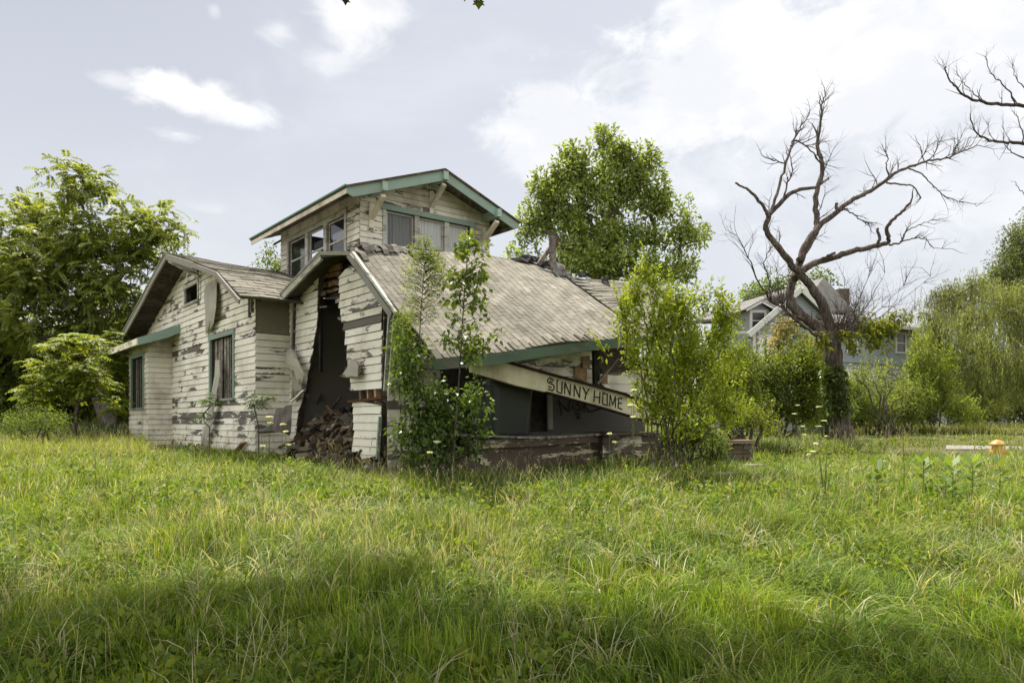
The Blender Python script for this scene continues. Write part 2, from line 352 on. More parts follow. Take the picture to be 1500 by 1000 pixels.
# rank growth along walls and under trees
def rank(pxs, Ya, Yb, n, hh, col=GRN):
    px = rng.uniform(pxs[0], pxs[1], n); Y = rng.uniform(Ya, Yb, n); X = (px - 750) / FPX * Y; k = ~inhouse(X, Y, .1); X, Y = X[k], Y[k]; n = len(X)
    c = col * (.6 + .7 * rng.random((n, 1))); s = rng.random(n) < .3; c[s] = STR * (.4 + .6 * rng.random((s.sum(), 1)))
    push(blades(X, Y, hh * (.5 + .8 * rng.random(n)), .0008 * Y * (.6 + rng.random(n)), .2 + .7 * rng.random(n), rng.random(n) * 6.28, c, 3))
rank((0, 215), 15.5, 21, 9000, .55, YEL * .8); rank((900, 1130), 10.5, 14, 3500, .38); rank((1080, 1260), 18, 20.5, 3500, .45); rank((1230, 1500), 30, 35, 9000, .55, YEL * .6)
rank((690, 900), 10.6, 12.3, 2600, .42, GRN2 * 1.6); rank((560, 700), 10.0, 11.4, 1500, .36); rank((-60, 200), 22, 28, 6000, .8, GRN2); rank((330, 560), 10.8, 14.4, 3000, .40); rank((200, 400), 14.0, 20, 2500, .34)
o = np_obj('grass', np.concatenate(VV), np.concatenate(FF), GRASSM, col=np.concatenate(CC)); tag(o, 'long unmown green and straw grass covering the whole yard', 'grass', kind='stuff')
del VV, FF, CC

# ---- leaf quads
def leafq(P, A, N, L, W, C, fold=.25, droop=.0):
    """P base points, A axis, N normal (n,3); 4-vertex folded leaves"""
    n = len(P); A = A / (np.linalg.norm(A, axis=1, keepdims=True) + 1e-9); S = np.cross(A, N); S /= (np.linalg.norm(S, axis=1, keepdims=True) + 1e-9); N = np.cross(S, A)
    L = np.broadcast_to(L, n)[:, None]; W = np.broadcast_to(W, n)[:, None]; V = np.zeros((n, 4, 3), dtype=np.float32)
    V[:, 0] = P; mid = P + A * L * .45 + N * W * fold; V[:, 1] = mid + S * W * .5; V[:, 3] = mid - S * W * .5; V[:, 2] = P + A * L; V[:, 2, 2] -= L[:, 0] * droop
    Cc = np.ones((n, 4, 4), dtype=np.float32); Cc[..., :3] = C[:, None, :]
    return V.reshape(-1, 3), (np.arange(n) * 4)[:, None] + np.arange(4)[None], Cc.reshape(-1, 4)
def rdir(n, up=0.0):
    d = rng.normal(size=(n, 3)); d /= np.linalg.norm(d, axis=1, keepdims=True); d[:, 2] += up; return d / np.linalg.norm(d, axis=1, keepdims=True)
def gcolor(n, base, var=.35, yel=.15, hot=None, hotp=0):
    c = np.array(base)[None] * (1 - var + 2 * var * rng.random((n, 1))); y = rng.random((n, 1)) * yel; c = c * (1 - y) + np.array([.30, .30, .05]) * y
    if hotp: k = rng.random(n) < hotp; c[k] = np.array(hot) * (.7 + .5 * rng.random((k.sum(), 1)))
    return c
# low broad-leaved weeds in the grass
X, Y = grass_pts(7500, 2.8, 22, 1.0); sel = fbm(X, Y, 1.5, 63) > .54; X, Y = X[sel], Y[sel]; q = 9
P = np.stack([np.repeat(X, q), np.repeat(Y, q), np.repeat(gz(X, Y) + .08 + .18 * rng.random(len(X)), q)], -1); P += rng.normal(0, .035, P.shape); n = len(P)
sz = (.035 + .03 * rng.random(n)) * np.where(P[:, 1] > 9, 1.3, 1)
r = leafq(P, rdir(n, .3), rdir(n, 1.2), sz, sz * .7, gcolor(n, (.13, .21, .03), .3, .4))
tag(np_obj('weeds', r[0], r[1], LEAF, col=r[2]), 'patches of small broad-leaved weeds mixed into the yard grass', 'weeds', kind='stuff')
# ================================================================ THE COLLAPSED HOUSE
house = thing('bungalow', 'collapsed white clapboard bungalow with a torn open side wall and sagging shingled porch roof', 'house', H(6.4, 15, -1.0))
def PU(u0):                       # wall facing -u ; coordinates (v, z), off = outwards
    return lambda a, z, o=0.0: H(u0 - o, a, z)
def PV(v0):                       # wall facing -v ; coordinates (u, z)
    return lambda a, z, o=0.0: H(a, v0 - o, z)
def crossings(polys, z):
    xs = []
    for P in polys:
        n = len(P)
        for i in range(n):
            (a0, z0), (a1, z1) = P[i], P[(i + 1) % n]
            if (z0 <= z) != (z1 <= z): xs.append(a0 + (z - z0) / (z1 - z0) * (a1 - a0))
    return sorted(xs)
def clap(mb, polys, P, expo=.148, peel=.0, peelvar=.12, tint=.08, skip=0.0, phase=0.0, ragged=0.0, joint=6.0, th=.026, bands=()):
    zs = [q[1] for q in polys[0]]; z = min(zs) + phase; top = max(zs)
    while z < top - .01:
        zt = min(z + expo, top); e = .004; lo, hi = crossings(polys, z + e), crossings(polys, zt - e); mid = crossings(polys, (z + zt) / 2)
        if len(lo) != len(mid): lo = mid
        if len(hi) != len(mid): hi = mid
        bp = peel + random.uniform(-peelvar, peelvar)
        for z_, w_, a_ in bands:
            if abs((z + zt) / 2 - z_) < w_: bp += a_
        for i in range(0, len(mid) - 1, 2):
            if random.random() < skip: continue
            a0, a1, b0, b1 = lo[i], lo[i + 1], hi[i], hi[i + 1]
            if a1 - a0 < .02: continue
            rj = lambda: random.uniform(-ragged, ragged) if ragged else 0
            cuts = [0.0]; L = a1 - a0; s = random.uniform(.2, 1) * joint
            while s < L - .3: cuts.append(s / L); s += joint * random.uniform(.6, 1.2)
            cuts.append(1.0)
            for j in range(len(cuts) - 1):
                f0, f1 = cuts[j], cuts[j + 1]; r0, r1 = rj() if j == 0 else 0, rj() if j == len(cuts) - 2 else 0; g = .0012
                x0, x1 = a0 + (a1 - a0) * f0 + r0 + (g if j else 0), a0 + (a1 - a0) * f1 + r1 - (g if j < len(cuts) - 2 else 0)
                y0, y1 = b0 + (b1 - b0) * f0 + r0 + (g if j else 0), b0 + (b1 - b0) * f1 + r1 - (g if j < len(cuts) - 2 else 0)
                t = 1 + random.uniform(-tint, tint * .6); pl = bp + random.uniform(-.05, .05); lift = random.uniform(0, .006); dz = random.uniform(-.004, .004)
                n = max(1, int((x1 - x0) / .45)); pts = []
                for q in range(n + 1):
                    f = q / n; xx, yy = x0 + (x1 - x0) * f, y0 + (y1 - y0) * f; w = random.uniform(-.003, .003)
                    pts += [P(xx, z + dz + w * .6 - .003, .002), P(xx, z + dz + w * .6 - .003, th + lift + w), P(yy, zt - .012, .006 + lift * .3 + w * .5)]
                fs = []
                for q in range(n): b = 3 * q; fs += [(b, b + 3, b + 4, b + 1), (b + 1, b + 4, b + 5, b + 2)]
                fs += [(0, 1, 2), (3 * n, 3 * n + 2, 3 * n + 1)]
                mb.add(pts, fs, (t, t * random.uniform(.985, 1.0), t * random.uniform(.95, 1.0), pl)); nb = len(mb.c) - len(pts); cc_ = mb.c[nb]; va_ = [random.gauss(0, .11) for _ in range(n + 1)]
                for q in range(n + 1):
                    for h_ in range(3): mb.c[nb + 3 * q + h_] = (cc_[0], cc_[1], cc_[2], pl + va_[q] + (.05 if h_ < 2 else -.03))
        z = zt
    return mb
def slab(polys2, P, depth, mat, name, parent, off=-.004, col=(1, 1, 1, 0)):
    mb = MB()
    for poly in polys2: mb.prism([P(a, z, off) for a, z in poly], P(0, 0, -depth) - P(0, 0, 0), col)
    return mb.build(name, mat, parent)
def rect(a0, a1, z0, z1): return [(a0, z0), (a1, z0), (a1, z1), (a0, z1)]
def holed(a0, a1, z0, z1, top, holes):            # sheathing strips round rectangular holes; top = function a -> z
    cuts = sorted({a0, a1, *[h[0] for h in holes], *[h[1] for h in holes]}); cuts = [c for c in cuts if a0 <= c <= a1]; out = []
    extra = []
    for i in range(len(cuts) - 1):
        n = max(1, int((cuts[i + 1] - cuts[i]) / .7)); extra += [cuts[i] + (cuts[i + 1] - cuts[i]) * j / n for j in range(n)]
    cuts = extra + [cuts[-1]]
    for i in range(len(cuts) - 1):
        c0, c1 = cuts[i], cuts[i + 1]; m_ = (c0 + c1) / 2; hs = sorted([h for h in holes if h[0] <= m_ <= h[1]], key=lambda h: h[2]); z = z0
        for h in hs: out.append([(c0, z), (c1, z), (c1, h[2]), (c0, h[2])]); z = h[3]
        out.append([(c0, z), (c1, z), (c1, top(c1)), (c0, top(c0))])
    return out
def frame(name, P, a0, a1, z0, z1, wd, mat, parent, proud=.045, sill=True, mull=(), inner=0.05, back=.08):
    mb = MB(); X = lambda a, z, o: P(a, z, o)
    def bar(a0_, a1_, z0_, z1_, o0, o1): 
        pl = .1 * random.random(); mb.prism([X(a0_, z0_, o1), X(a1_, z0_, o1), X(a1_, z1_, o1), X(a0_, z1_, o1)], X(0, 0, o0) - X(0, 0, o1), (1, 1, 1, pl))
    bar(a0 - wd, a0, z0, z1, -back, proud); bar(a1, a1 + wd, z0, z1, -back, proud); bar(a0 - wd - .03, a1 + wd + .03, z1, z1 + wd * 1.15, -back, proud + .012)
    if sill: bar(a0 - wd - .04, a1 + wd + .04, z0 - .05, z0, -back, proud + .05)
    else: bar(a0 - wd, a1 + wd, z0 - wd, z0, -back, proud)
    for m0, m1 in mull: bar(m0, m1, z0, z1, -back, proud - .004)
    return mb.build(name, mat, parent)
def sash(P, a0, a1, z0, z1, parent, glass, mat=TRIM, o=-.03, rail=True, broken=False):
    mb = MB(); s = .04
    def bar(b0, b1, c0, c1): mb.prism([P(b0, c0, o), P(b1, c0, o), P(b1, c1, o), P(b0, c1, o)], P(0, 0, -.035) - P(0, 0, 0))
    bar(a0, a0 + s, z0, z1); bar(a1 - s, a1, z0, z1); bar(a0 + s, a1 - s, z1 - s, z1); bar(a0 + s, a1 - s, z0, z0 + s)
    zm = (z0 + z1) / 2
    if rail: bar(a0 + s, a1 - s, zm - .02, zm + .025)
    sh = mb.build('sash', mat, parent)
    gl = MB(); o2 = o - .015
    spans = [(zm + .025, z1 - s)] if (rail and broken) else ([(z0 + s, zm - .02), (zm + .025, z1 - s)] if rail else [(z0 + s, z1 - s)])
    for c0, c1 in spans: gl.prism([P(a0 + s, c0, o2), P(a1 - s, c0, o2), P(a1 - s, c1, o2), P(a0 + s, c1, o2)], P(0, 0, -.005) - P(0, 0, 0))
    gl.build('pane', glass, parent)

# ---------------- left wing gable wall
PA = PU(5.61)
def topA(v):
    xs_ = [15.2, 15.87, 16.7, 18.5, 21.05, 26.6]; zs_ = [2.55, 2.9, 3.34, 3.83, 4.49, 2.84]; return float(np.interp(v, xs_, zs_)) - .10
polyA = [(15.98, -.72), (25.9, -.78), (25.9, topA(25.9)), (21.05, topA(21.05)), (18.5, topA(18.5)), (16.7, topA(16.7)), (15.98, topA(15.98))]
WIN = (17.42, 19.14, .56, 2.04); ATT = (20.25, 21.45, 3.2, 3.64)
holeW = rect(WIN[0] - .1, WIN[1] + .1, WIN[2] - .05, WIN[3] + .12); holeT = rect(ATT[0] - .08, ATT[1] + .08, ATT[2] - .05, ATT[3] + .1)
mb = MB(); clap(mb, [polyA, holeW, holeT], PA, peel=.0, bands=((.12, .10, .15), (.50, .08, .15), (-.35, .10, .12), (1.0, .06, .13), (-.1, .07, .14), (1.9, .06, .10)), tint=.07)
wa = mb.build('gable_wall', PAINT, house); wa['label'] = 'gable wall with peeling white clapboards and a boarded window'
slab(holed(15.98, 25.9, -.74, 0, topA, [WIN, ATT]), PA, .12, SHEATH, 'sheathing', house)
mb = MB(); mb.prism([PA(v, z, .016) for v, z in ((15.9, 2.72), (17.0, 2.98), (19.9, 3.06), (19.9, 3.2), (16.75, 3.2), (15.98, 2.80))][::1], PA(0, 0, .01) - PA(0, 0, 0), (.9, .88, .8, .03)); 
w = frame('window', PA, *WIN[:2], *WIN[2:], .10, GREEN, house); w['label'] = 'green framed window boarded with vertical planks'
mb = MB(); a = WIN[0] + .02
while a < WIN[1] - .08:
    wd = random.uniform(.07, .13); 
    if random.random() < .80:
        lean = random.uniform(-.02, .02); t = random.uniform(.7, 1.5); o_ = random.uniform(-.07, -.03); zz = random.choice([0, 0, 0, random.uniform(0, .25)])
        mb.prism([PA(a, WIN[2] + .003, o_), PA(min(a + wd, WIN[1]), WIN[2] + .003, o_), PA(min(a + wd + lean, WIN[1]), WIN[3] - .01 - zz, o_), PA(a + lean, WIN[3] - .01 - zz, o_)], PA(0, 0, -.022) - PA(0, 0, 0), (t, t, t, 0))
    a += wd + random.uniform(.01, .06)
mb.build('window_boarding', WOOD, w)
slab([rect(WIN[0] - .2, WIN[1] + .2, WIN[2] - .2, WIN[3] + .2)], PA, .02, DWOOD, 'dark_backing', w, off=-.16, col=(.35, .35, .35, 0))
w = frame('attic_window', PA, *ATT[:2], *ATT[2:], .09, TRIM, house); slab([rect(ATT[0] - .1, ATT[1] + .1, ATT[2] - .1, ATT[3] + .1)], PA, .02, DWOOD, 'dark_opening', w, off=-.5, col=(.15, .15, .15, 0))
mb = MB(); mb.box(PA(20.0, 3.55, .02), PA(0, 0, .008) - PA(0, 0, 0), H(0, .02, 0) - H(0, 0, 0), (0, 0, .4), (.9, .9, .8, 0)); mb.build('casing_board', GREEN, w)
def sheet(pts_px, u, mat, name, parent, curl=.12, col=(1, 1, 1, 0)):          # hanging sheets of board or felt, buckled and 12 mm thick
    n = len(pts_px); top = []; 
    rows = []
    for i, (xl, yl, xr, yr) in enumerate(pts_px):
        o = curl * math.sin(i / (n - 1) * math.pi) * random.uniform(.7, 1.2) + .03
        (va, za), (vb, zb) = onU(xl, yl, u - o), onU(xr, yr, u - o)
        rows.append([H(u - o - .03 * math.sin(q / 4 * math.pi) + random.uniform(-.012, .012), va + (vb - va) * q / 4 + random.uniform(-.03, .03), za + (zb - za) * q / 4 + random.uniform(-.035, .035)) for q in range(5)])
    mb = MB()
    pts = [p for r in rows for p in r] + [p + (H(.012, 0, 0) - H(0, 0, 0)) for r in rows for p in r]; N = 5 * n; fs = []
    for i in range(n - 1):
        for j in range(4):
            a = 5 * i + j; fs += [(a, a + 5, a + 6, a + 1), (N + a, N + a + 1, N + a + 6, N + a + 5)]
        fs += [(5 * i, N + 5 * i, N + 5 * i + 5, 5 * i + 5), (5 * i + 4, 5 * i + 9, N + 5 * i + 9, N + 5 * i + 4)]
    fs += [(0, 1, N + 1, N), (1, 2, N + 2, N + 1), (2, 3, N + 3, N + 2), (3, 4, N + 4, N + 3)]
    b = 5 * (n - 1); fs += [(b + k, N + b + k, N + b + k + 1, b + k + 1) for k in range(4)]
    mb.add(pts, fs, col); return mb.build(name, mat, parent, smooth=False)
GREYB = m_paint('grey_board', (.40, .39, .33), under=(.14, .13, .11), thr=.62)
sheet([(300, 420, 317, 411), (300, 438, 317.5, 432), (300, 455, 316, 452), (300.5, 472, 312, 472), (301, 490, 306, 488)], 5.57, GREYB, 'hanging_panel', house)
sheet([(316, 528, 321, 527), (314, 550, 321, 548), (307, 590, 314, 590), (300, 620, 309, 622), (295, 640, 303, 642), (293, 662, 298, 664)], 5.54, GREYB, 'hanging_strip', house, curl=.10)
# corner opening high on the wall with stub studs
mb = MB(); mb.beam(PA(16.08, 2.38, .035), PA(16.08, 2.75, .035), .05, .09, PA(0, 0, 1) - PA(0, 0, 0)); mb.beam(PA(16.28, 2.30, .03), PA(16.28, 2.78, .03), .16, .02, PA(0, 0, 1) - PA(0, 0, 0), (.25, .25, .25, 0)); mb.build('exposed_stud', WOOD, house)
# ---------------- return wall
PR = PV(15.98)
mb = MB(); clap(mb, [[(5.60, -.72), (6.36, -.72), (6.36, 1.94), (5.60, 1.94)]], PR, peel=-.03, tint=.06, bands=((-.05, .09, .10), (1.1, .08, .06)), joint=9)
mb.build('return_wall', PAINT, house)
slab([rect(5.62, 6.40, -.74, 1.94)], PR, .10, SHEATH, 'sheathing', house)
DPAN = m_paint('stained_board', (.17, .15, .11), under=(.08, .07, .05), thr=.6)
slab([[(5.62, 1.945), (6.40, 1.945), (6.40, 2.75), (5.62, 2.62)]], PR, .1, DPAN, 'stained_panel', house, off=.012)
# ---------------- bay
bay = MB(); PB1, PB2 = PV(22.86), PU(4.97); bw = (23.42, 24.93, .42, 1.92)
clap(bay, [[(4.95, -.80), (5.60, -.80), (5.60, 2.62), (4.95, 2.42)]], PB1, peel=-.15, expo=.148, tint=.05, joint=9)
clap(bay, [[(22.84, -.80), (25.35, -.80), (25.35, 2.42), (22.84, 2.42)], rect(bw[0] - .1, bw[1] + .1, bw[2] - .05, bw[3] + .12)], PB2, peel=-.12, tint=.05)
b_ = bay.build('bay_wall', PAINT2, house); b_['label'] = 'small projecting bay with narrow boards'
slab([rect(4.99, 5.62, -.8, 2.45)], PB1, .08, SHEATH, 'sheathing', house); slab(holed(22.88, 25.35, -.8, 0, lambda v: 2.4, [bw]), PB2, .08, SHEATH, 'sheathing', house)
slab([rect(4.99, 5.62, -.8, 2.45)], PV(25.44), .08, SHEATH, 'sheathing', house)
w = frame('window', PB2, *bw, .10, GREEN, house); mb = MB(); a = bw[0] + .05
while a < bw[1] - .1:
    wd = random.uniform(.08, .2); t = random.uniform(.5, 1.1); mb.prism([PB2(a, bw[2] + .003, -.05), PB2(a + wd, bw[2] + .003, -.05), PB2(a + wd * .8, bw[3] - .01, -.05), PB2(a, bw[3] - .01, -.05)], PB2(0, 0, -.02) - PB2(0, 0, 0), (t, t, t, 0)); a += wd + random.uniform(.08, .25)
mb.build('window_boarding', WOOD, w); slab([rect(bw[0] - .1, bw[1] + .1, bw[2] - .1, bw[3] + .1)], PB2, .02, DWOOD, 'dark_backing', w, off=-.14, col=(.3, .3, .3, 0))
mb = MB(); A_, B_, C_, D_ = H(4.52, 21.98, 2.26), H(4.52, 26.0, 2.26), H(5.62, 26.0, 2.74), H(5.62, 21.98, 2.70)
mb.prism([A_, B_, C_, D_], (0, 0, .04), (.8, .8, .75, 0)); br = mb.build('bay_roof', TAB, house)
mb = MB(); mb.prism([H(4.50, 21.95, 2.27), H(5.60, 21.95, 2.74), H(5.60, 21.95, 2.52), H(5.3, 21.95, 2.36), H(4.50, 21.95, 2.08)], H(0, .035, 0) - H(0, 0, 0), (1, 1, 1, -.1)); mb.build('end_fascia', GREEN, br)
mb = MB(); mb.beam(H(4.49, 21.99, 2.18), H(4.49, 26.0, 2.18), .03, .17, col=(1.3, 1.25, 1.1, .1)); mb.prism([H(4.52, 21.98, 2.13), H(4.52, 26, 2.13), H(5.0, 26, 2.2), H(5.0, 21.98, 2.2)], (0, 0, .02), (.5, .5, .5, .2)); mb.build('eave_fascia', PAINT2, br)

# ---------------- roofs
def polyl(P, t):                                   # point on a polyline at 0..1 of its length
    P = [Vector(p) for p in P]; L = [0]
    for i in range(len(P) - 1): L.append(L[-1] + (P[i + 1] - P[i]).length)
    s = t * L[-1]
    for i in range(len(P) - 1):
        if s <= L[i + 1] or i == len(P) - 2: return P[i].lerp(P[i + 1], (s - L[i]) / max(1e-9, L[i + 1] - L[i]))
class Surf:
    def __init__(s, top, bot, sag=None): s.t, s.b, s.sag = top, bot, sag; s.W = sum((Vector(bot[i + 1]) - Vector(bot[i])).length for i in range(len(bot) - 1)); s.Hh = (polyl(top, .5) - polyl(bot, .5)).length
    def p(s, a, b, o=0.0):                         # a along, b down the slope, o out of the surface
        q = polyl(s.t, a).lerp(polyl(s.b, a), b)
        if s.sag: q = q + s.sag(a, b)
        if o:
            e = .01; r = polyl(s.t, min(1, a + e)).lerp(polyl(s.b, min(1, a + e)), b); r2 = polyl(s.t, max(0, a - e)).lerp(polyl(s.b, max(0, a - e)), b)
            d = polyl(s.b, a) - polyl(s.t, a); n = (r - r2).cross(d).normalized(); n = -n if n.z < 0 else n; q = q + n * o
        return q
def deck(S, na, nb, th, mat, name, parent, col=(1, 1, 1, 0)):
    mb = MB(); P = [S.p(i / na, j / nb) for j in range(nb + 1) for i in range(na + 1)]; Q = [S.p(i / na, j / nb, -th) for j in range(nb + 1) for i in range(na + 1)]; N = len(P); w_ = na + 1; fs = []
    for j in range(nb):
        for i in range(na): a = j * w_ + i; fs += [(a, a + 1, a + 1 + w_, a + w_), (N + a, N + a + w_, N + a + 1 + w_, N + a + 1)]
    for i in range(na): a = nb * w_ + i; fs += [(i, N + i, N + i + 1, i + 1), (a, a + 1, N + a + 1, N + a)]
    for j in range(nb): a = j * w_; b = a + na; fs += [(a, a + w_, N + a + w_, N + a), (b, N + b, N + b + w_, b + w_)]
    mb.add(P + Q, fs, col); return mb.build(name, mat, parent)
def shingles(S, mat, name, parent, exp=.14, ln=.31, along='a', miss=.0, var=.16, lift=.012, zones=None):
    """rows of tabs; along='a' rows run along the eave, 'b' rows run down the slope"""
    mb = MB(); A, B = (S.W, S.Hh) if along == 'a' else (S.Hh, S.W); nr = int(B / exp); nc = int(A / ln) + 1
    for r in range(nr):
        ph = (r % 2) * .5 + random.uniform(-.06, .06); rv = random.uniform(-.05, .05)
        for c in range(-1, nc):
            x0, x1 = (c + ph) * ln / A + .0065 / A, (c + 1 + ph) * ln / A - .0065 / A; x0, x1 = max(0, x0), min(1, x1)
            if x1 - x0 < .03 / A or random.random() < miss: continue
            y0, y1 = r / nr, (r + 1) / nr + .25 / nr * 0
            f = (lambda x, y, o: S.p(x, y, o)) if along == 'a' else (lambda x, y, o: S.p(y, x, o))
            t = 1 + rv + random.gauss(0, var * .5)
            if random.random() < .06: t *= .78
            h1 = lift * random.uniform(.7, 1.5); e0, e1 = random.uniform(-.002, .002), random.uniform(-.002, .002)
            if zones: 
                tz, hz2 = zones(x0, y0); t *= tz; h1 += hz2 * random.random()
            if along == 'a': up, dn = (y0, .003), (y1, h1)
            else: up, dn = (y1, .003), (y0, h1)
            p = [f(x0, up[0], up[1]), f(x1, up[0], up[1]), f(x1, dn[0], dn[1] + e1), f(x0, dn[0], dn[1] + e0)]
            q = [f(x0, dn[0], 0), f(x1, dn[0], 0)]
            mb.add(p + q, [(0, 1, 2, 3), (3, 2, 5, 4), (1, 5, 2), (0, 3, 4)], (t, t * .99, t * .96, 0))
    return mb.build(name, mat, parent)
# left wing roof
prof = [(21.05, 4.49), (18.5, 3.83), (16.7, 3.34), (15.87, 2.9), (15.2, 2.55)]
def wing(u, dz): return [H(u, v, z + dz * (1 if i < 2 else .8)) for i, (v, z) in enumerate(prof)]
class Wing(Surf):
    def __init__(s): s.W = 3.6; s.Hh = 6.3
    def p(s, a, b, o=0.0):
        u = 5.02 + a * 3.5; q = polyl([H(u, v, z - .14 * a + (.24 * a if z < 2.7 else .10 * a if z < 3 else 0)) for v, z in prof], b); q.z += .02 * math.sin(9 * a + 7 * b)
        return q + H(0, -.35, .93) * o - H(0, 0, 0) * o if o else q
SW = Wing(); wr = deck(SW, 8, 20, .05, TABG, 'wing_roof', house)
shingles(SW, TAB, 'shingles', wr, exp=.2, ln=.42, var=.2, lift=.008, zones=lambda a, b: (.92 if b > .5 else .72, .016 if b > .6 else 0))
S2_ = Surf([H(5.02, 21.07, 4.49), H(8.5, 21.07, 4.35)], [H(5.02, 26.6, 2.82), H(8.5, 26.6, 2.8)]); deck(S2_, 2, 4, .05, TABG, 'wing_roof', house)
# rake boards of the wing, soffit, brace
mb = MB(); rp = [H(5.0, v, z - .10) for v, z in prof]
for i in range(len(rp) - 1): mb.beam(rp[i], rp[i + 1], .035, .10 if i else .15, (0, 0, 1), (.6, .6, .6, .3))
mb.build('rake_board', TRIM, wr)
mb = MB(); mb.beam(H(4.99, 21.05, 4.38), H(4.99, 26.6, 2.72), .04, .19, (0, 0, 1), (.55, .55, .52, .25), n=4, wob=.01); mb.beam(H(4.97, 21.05, 4.47), H(4.97, 26.62, 2.81), .05, .04, (0, 0, 1), (.4, .55, .45, .1)); mb.build('rake_board', TRIM, wr)
mb = MB()
for i in range(11):
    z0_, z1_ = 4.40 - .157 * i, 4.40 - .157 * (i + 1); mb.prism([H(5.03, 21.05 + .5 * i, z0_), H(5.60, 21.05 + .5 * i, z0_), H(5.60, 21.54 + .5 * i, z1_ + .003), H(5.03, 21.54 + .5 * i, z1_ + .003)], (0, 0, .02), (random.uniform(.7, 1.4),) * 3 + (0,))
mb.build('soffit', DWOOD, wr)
mb = MB(); (va, za), (vb, zb) = onU(252, 386, 5.0), onU(289, 398, 5.0); mb.prism([H(5.0, *onU(251, 377, 5.0)), H(5.0, *onU(288, 386, 5.0)), H(5.0, *onU(288, 399, 5.0)), H(5.0, *onU(252, 388, 5.0))], H(.05, 0, 0) - H(0, 0, 0), (.7, .7, .7, .1)); mb.build('gable_beam', WOOD, wr)
mb = MB(); mb.beam(H(5.05, 20.9, 4.25), H(5.58, 20.1, 3.78), .09, .07, (0, 0, 1), (1.1, 1.1, .95, 0)); mb.build('knee_brace', TRIM, house)

# ---------------- torn side wall
PH = PU(6.376)
def hp(*pts): return [onU(x, y, 6.376) for x, y in pts]
mb = MB(); clap(mb, [hp((425, 660), (425, 428), (447, 407), (468, 399), (466, 430), (465, 472), (459, 510), (455, 530), (451, 552), (447, 574), (440, 597), (437, 600), (434, 640), (432, 662))], PH, peel=.0, ragged=.03, tint=.1, bands=((1.9, .3, .05),))
mb.build('torn_wall', PAINT, house)['label'] = 'narrow clapboard strip left of the opening'
up = hp((497, 572), (497, 400), (517, 380), (556, 432), (561, 445), (561, 570), (518, 574), (516, 552), (511, 523), (507, 496), (503, 470))
up = hp((518, 573), (560.5, 569), (561, 447), (556, 436), (519, 388), (497, 398), (497, 411), (499, 455), (503, 472), (507, 496), (509, 523), (512, 545))
mb = MB(); clap(mb, [up], PH, peel=-.02, ragged=.035, tint=.07, phase=.02, bands=((1.93, .08, .42), (2.45, .2, .04)), joint=9); mb.build('torn_wall', PAINT, house)['label'] = 'clapboard panel right of the opening under the roof'
low = hp((521, 675), (555, 672), (559, 640), (560, 588), (517, 585), (519, 620))
PL_ = lambda a, z, o=0.0: H(6.376 - .0 - o - .10 * max(0, (-.1 - z)), a, z)
mb = MB(); clap(mb, [low], PL_, peel=-.04, ragged=.03, tint=.07, joint=9); mb.build('torn_wall', PAINT, house)['label'] = 'lower clapboard panel kicked out at its foot'
def inset(P, d): 
    cx = sum(p[0] for p in P) / len(P); cz = sum(p[1] for p in P) / len(P); return [(cx + (a - cx) * d, cz + (z - cz) * d) for a, z in P]
slab([inset(up, .97)], PH, .12, SHEATH, 'sheathing', house); slab([inset(low, .96)], PL_, .10, SHEATH, 'sheathing', house, off=-.012)
slab([hp((425, 662), (425, 426), (467, 398), (464, 472), (455, 525), (440, 590), (430, 662))], PH, .12, SHEATH, 'sheathing', house)
mb = MB()
for x, wd, t in ((530, .09, .8), (541, .05, 1.6), (552, .07, 2.2)): mb.beam(H(6.45, *onU(x, 566, 6.45)), H(6.45, *onU(x + 1, 592, 6.45)), wd, .09, H(1, 0, 0) - H(0, 0, 0), (t, t, t, 0))
mb.beam(H(6.36, *onU(512, 588, 6.36)), H(6.36, *onU(562, 582, 6.36)), .09, .05, (0, 0, 1), (.35, .3, .25, 0), n=5, wob=.012); mb.build('wall_stud', BWOOD, house)
for a, b, wd in (((571, 460), (564, 572), .055), ((578, 461), (570, 578), .05)): mb = MB().beam(H(6.28, *onU(*a, 6.28)), H(6.28, *onU(*b, 6.28)), .04, wd, H(1, 0, 0) - H(0, 0, 0), (1, 1, 1, .03)); mb.build('corner_post', TRIM, house)
mb = MB()
mb.beam(H(6.33, *onU(565, 455, 6.33)), H(6.33, *onU(562, 572, 6.33)), .03, .07, H(1, 0, 0) - H(0, 0, 0), (.12, .12, .12, 0)); mb.build('corner_post', TRIM, house); mb = MB()
mb.beam(H(6.30, *onU(429, 438, 6.30)), H(6.30, *onU(427, 512, 6.30)), .03, .05, H(1, 0, 0) - H(0, 0, 0), (1, 1, 1, .0)); mb.beam(H(6.33, *onU(432, 437, 6.33)), H(6.33, *onU(430, 512, 6.33)), .03, .05, H(1, 0, 0) - H(0, 0, 0), (.1, .1, .1, 0)); mb.build('corner_post', TRIM, house); mb = MB()
mb.beam(H(6.34, *onU(557, 610, 6.34)), H(6.34, *onU(553, 672, 6.34)), .04, .06, H(1, 0, 0) - H(0, 0, 0), (.6, .8, .7, .05)); mb.build('corner_post', TRIM, house)
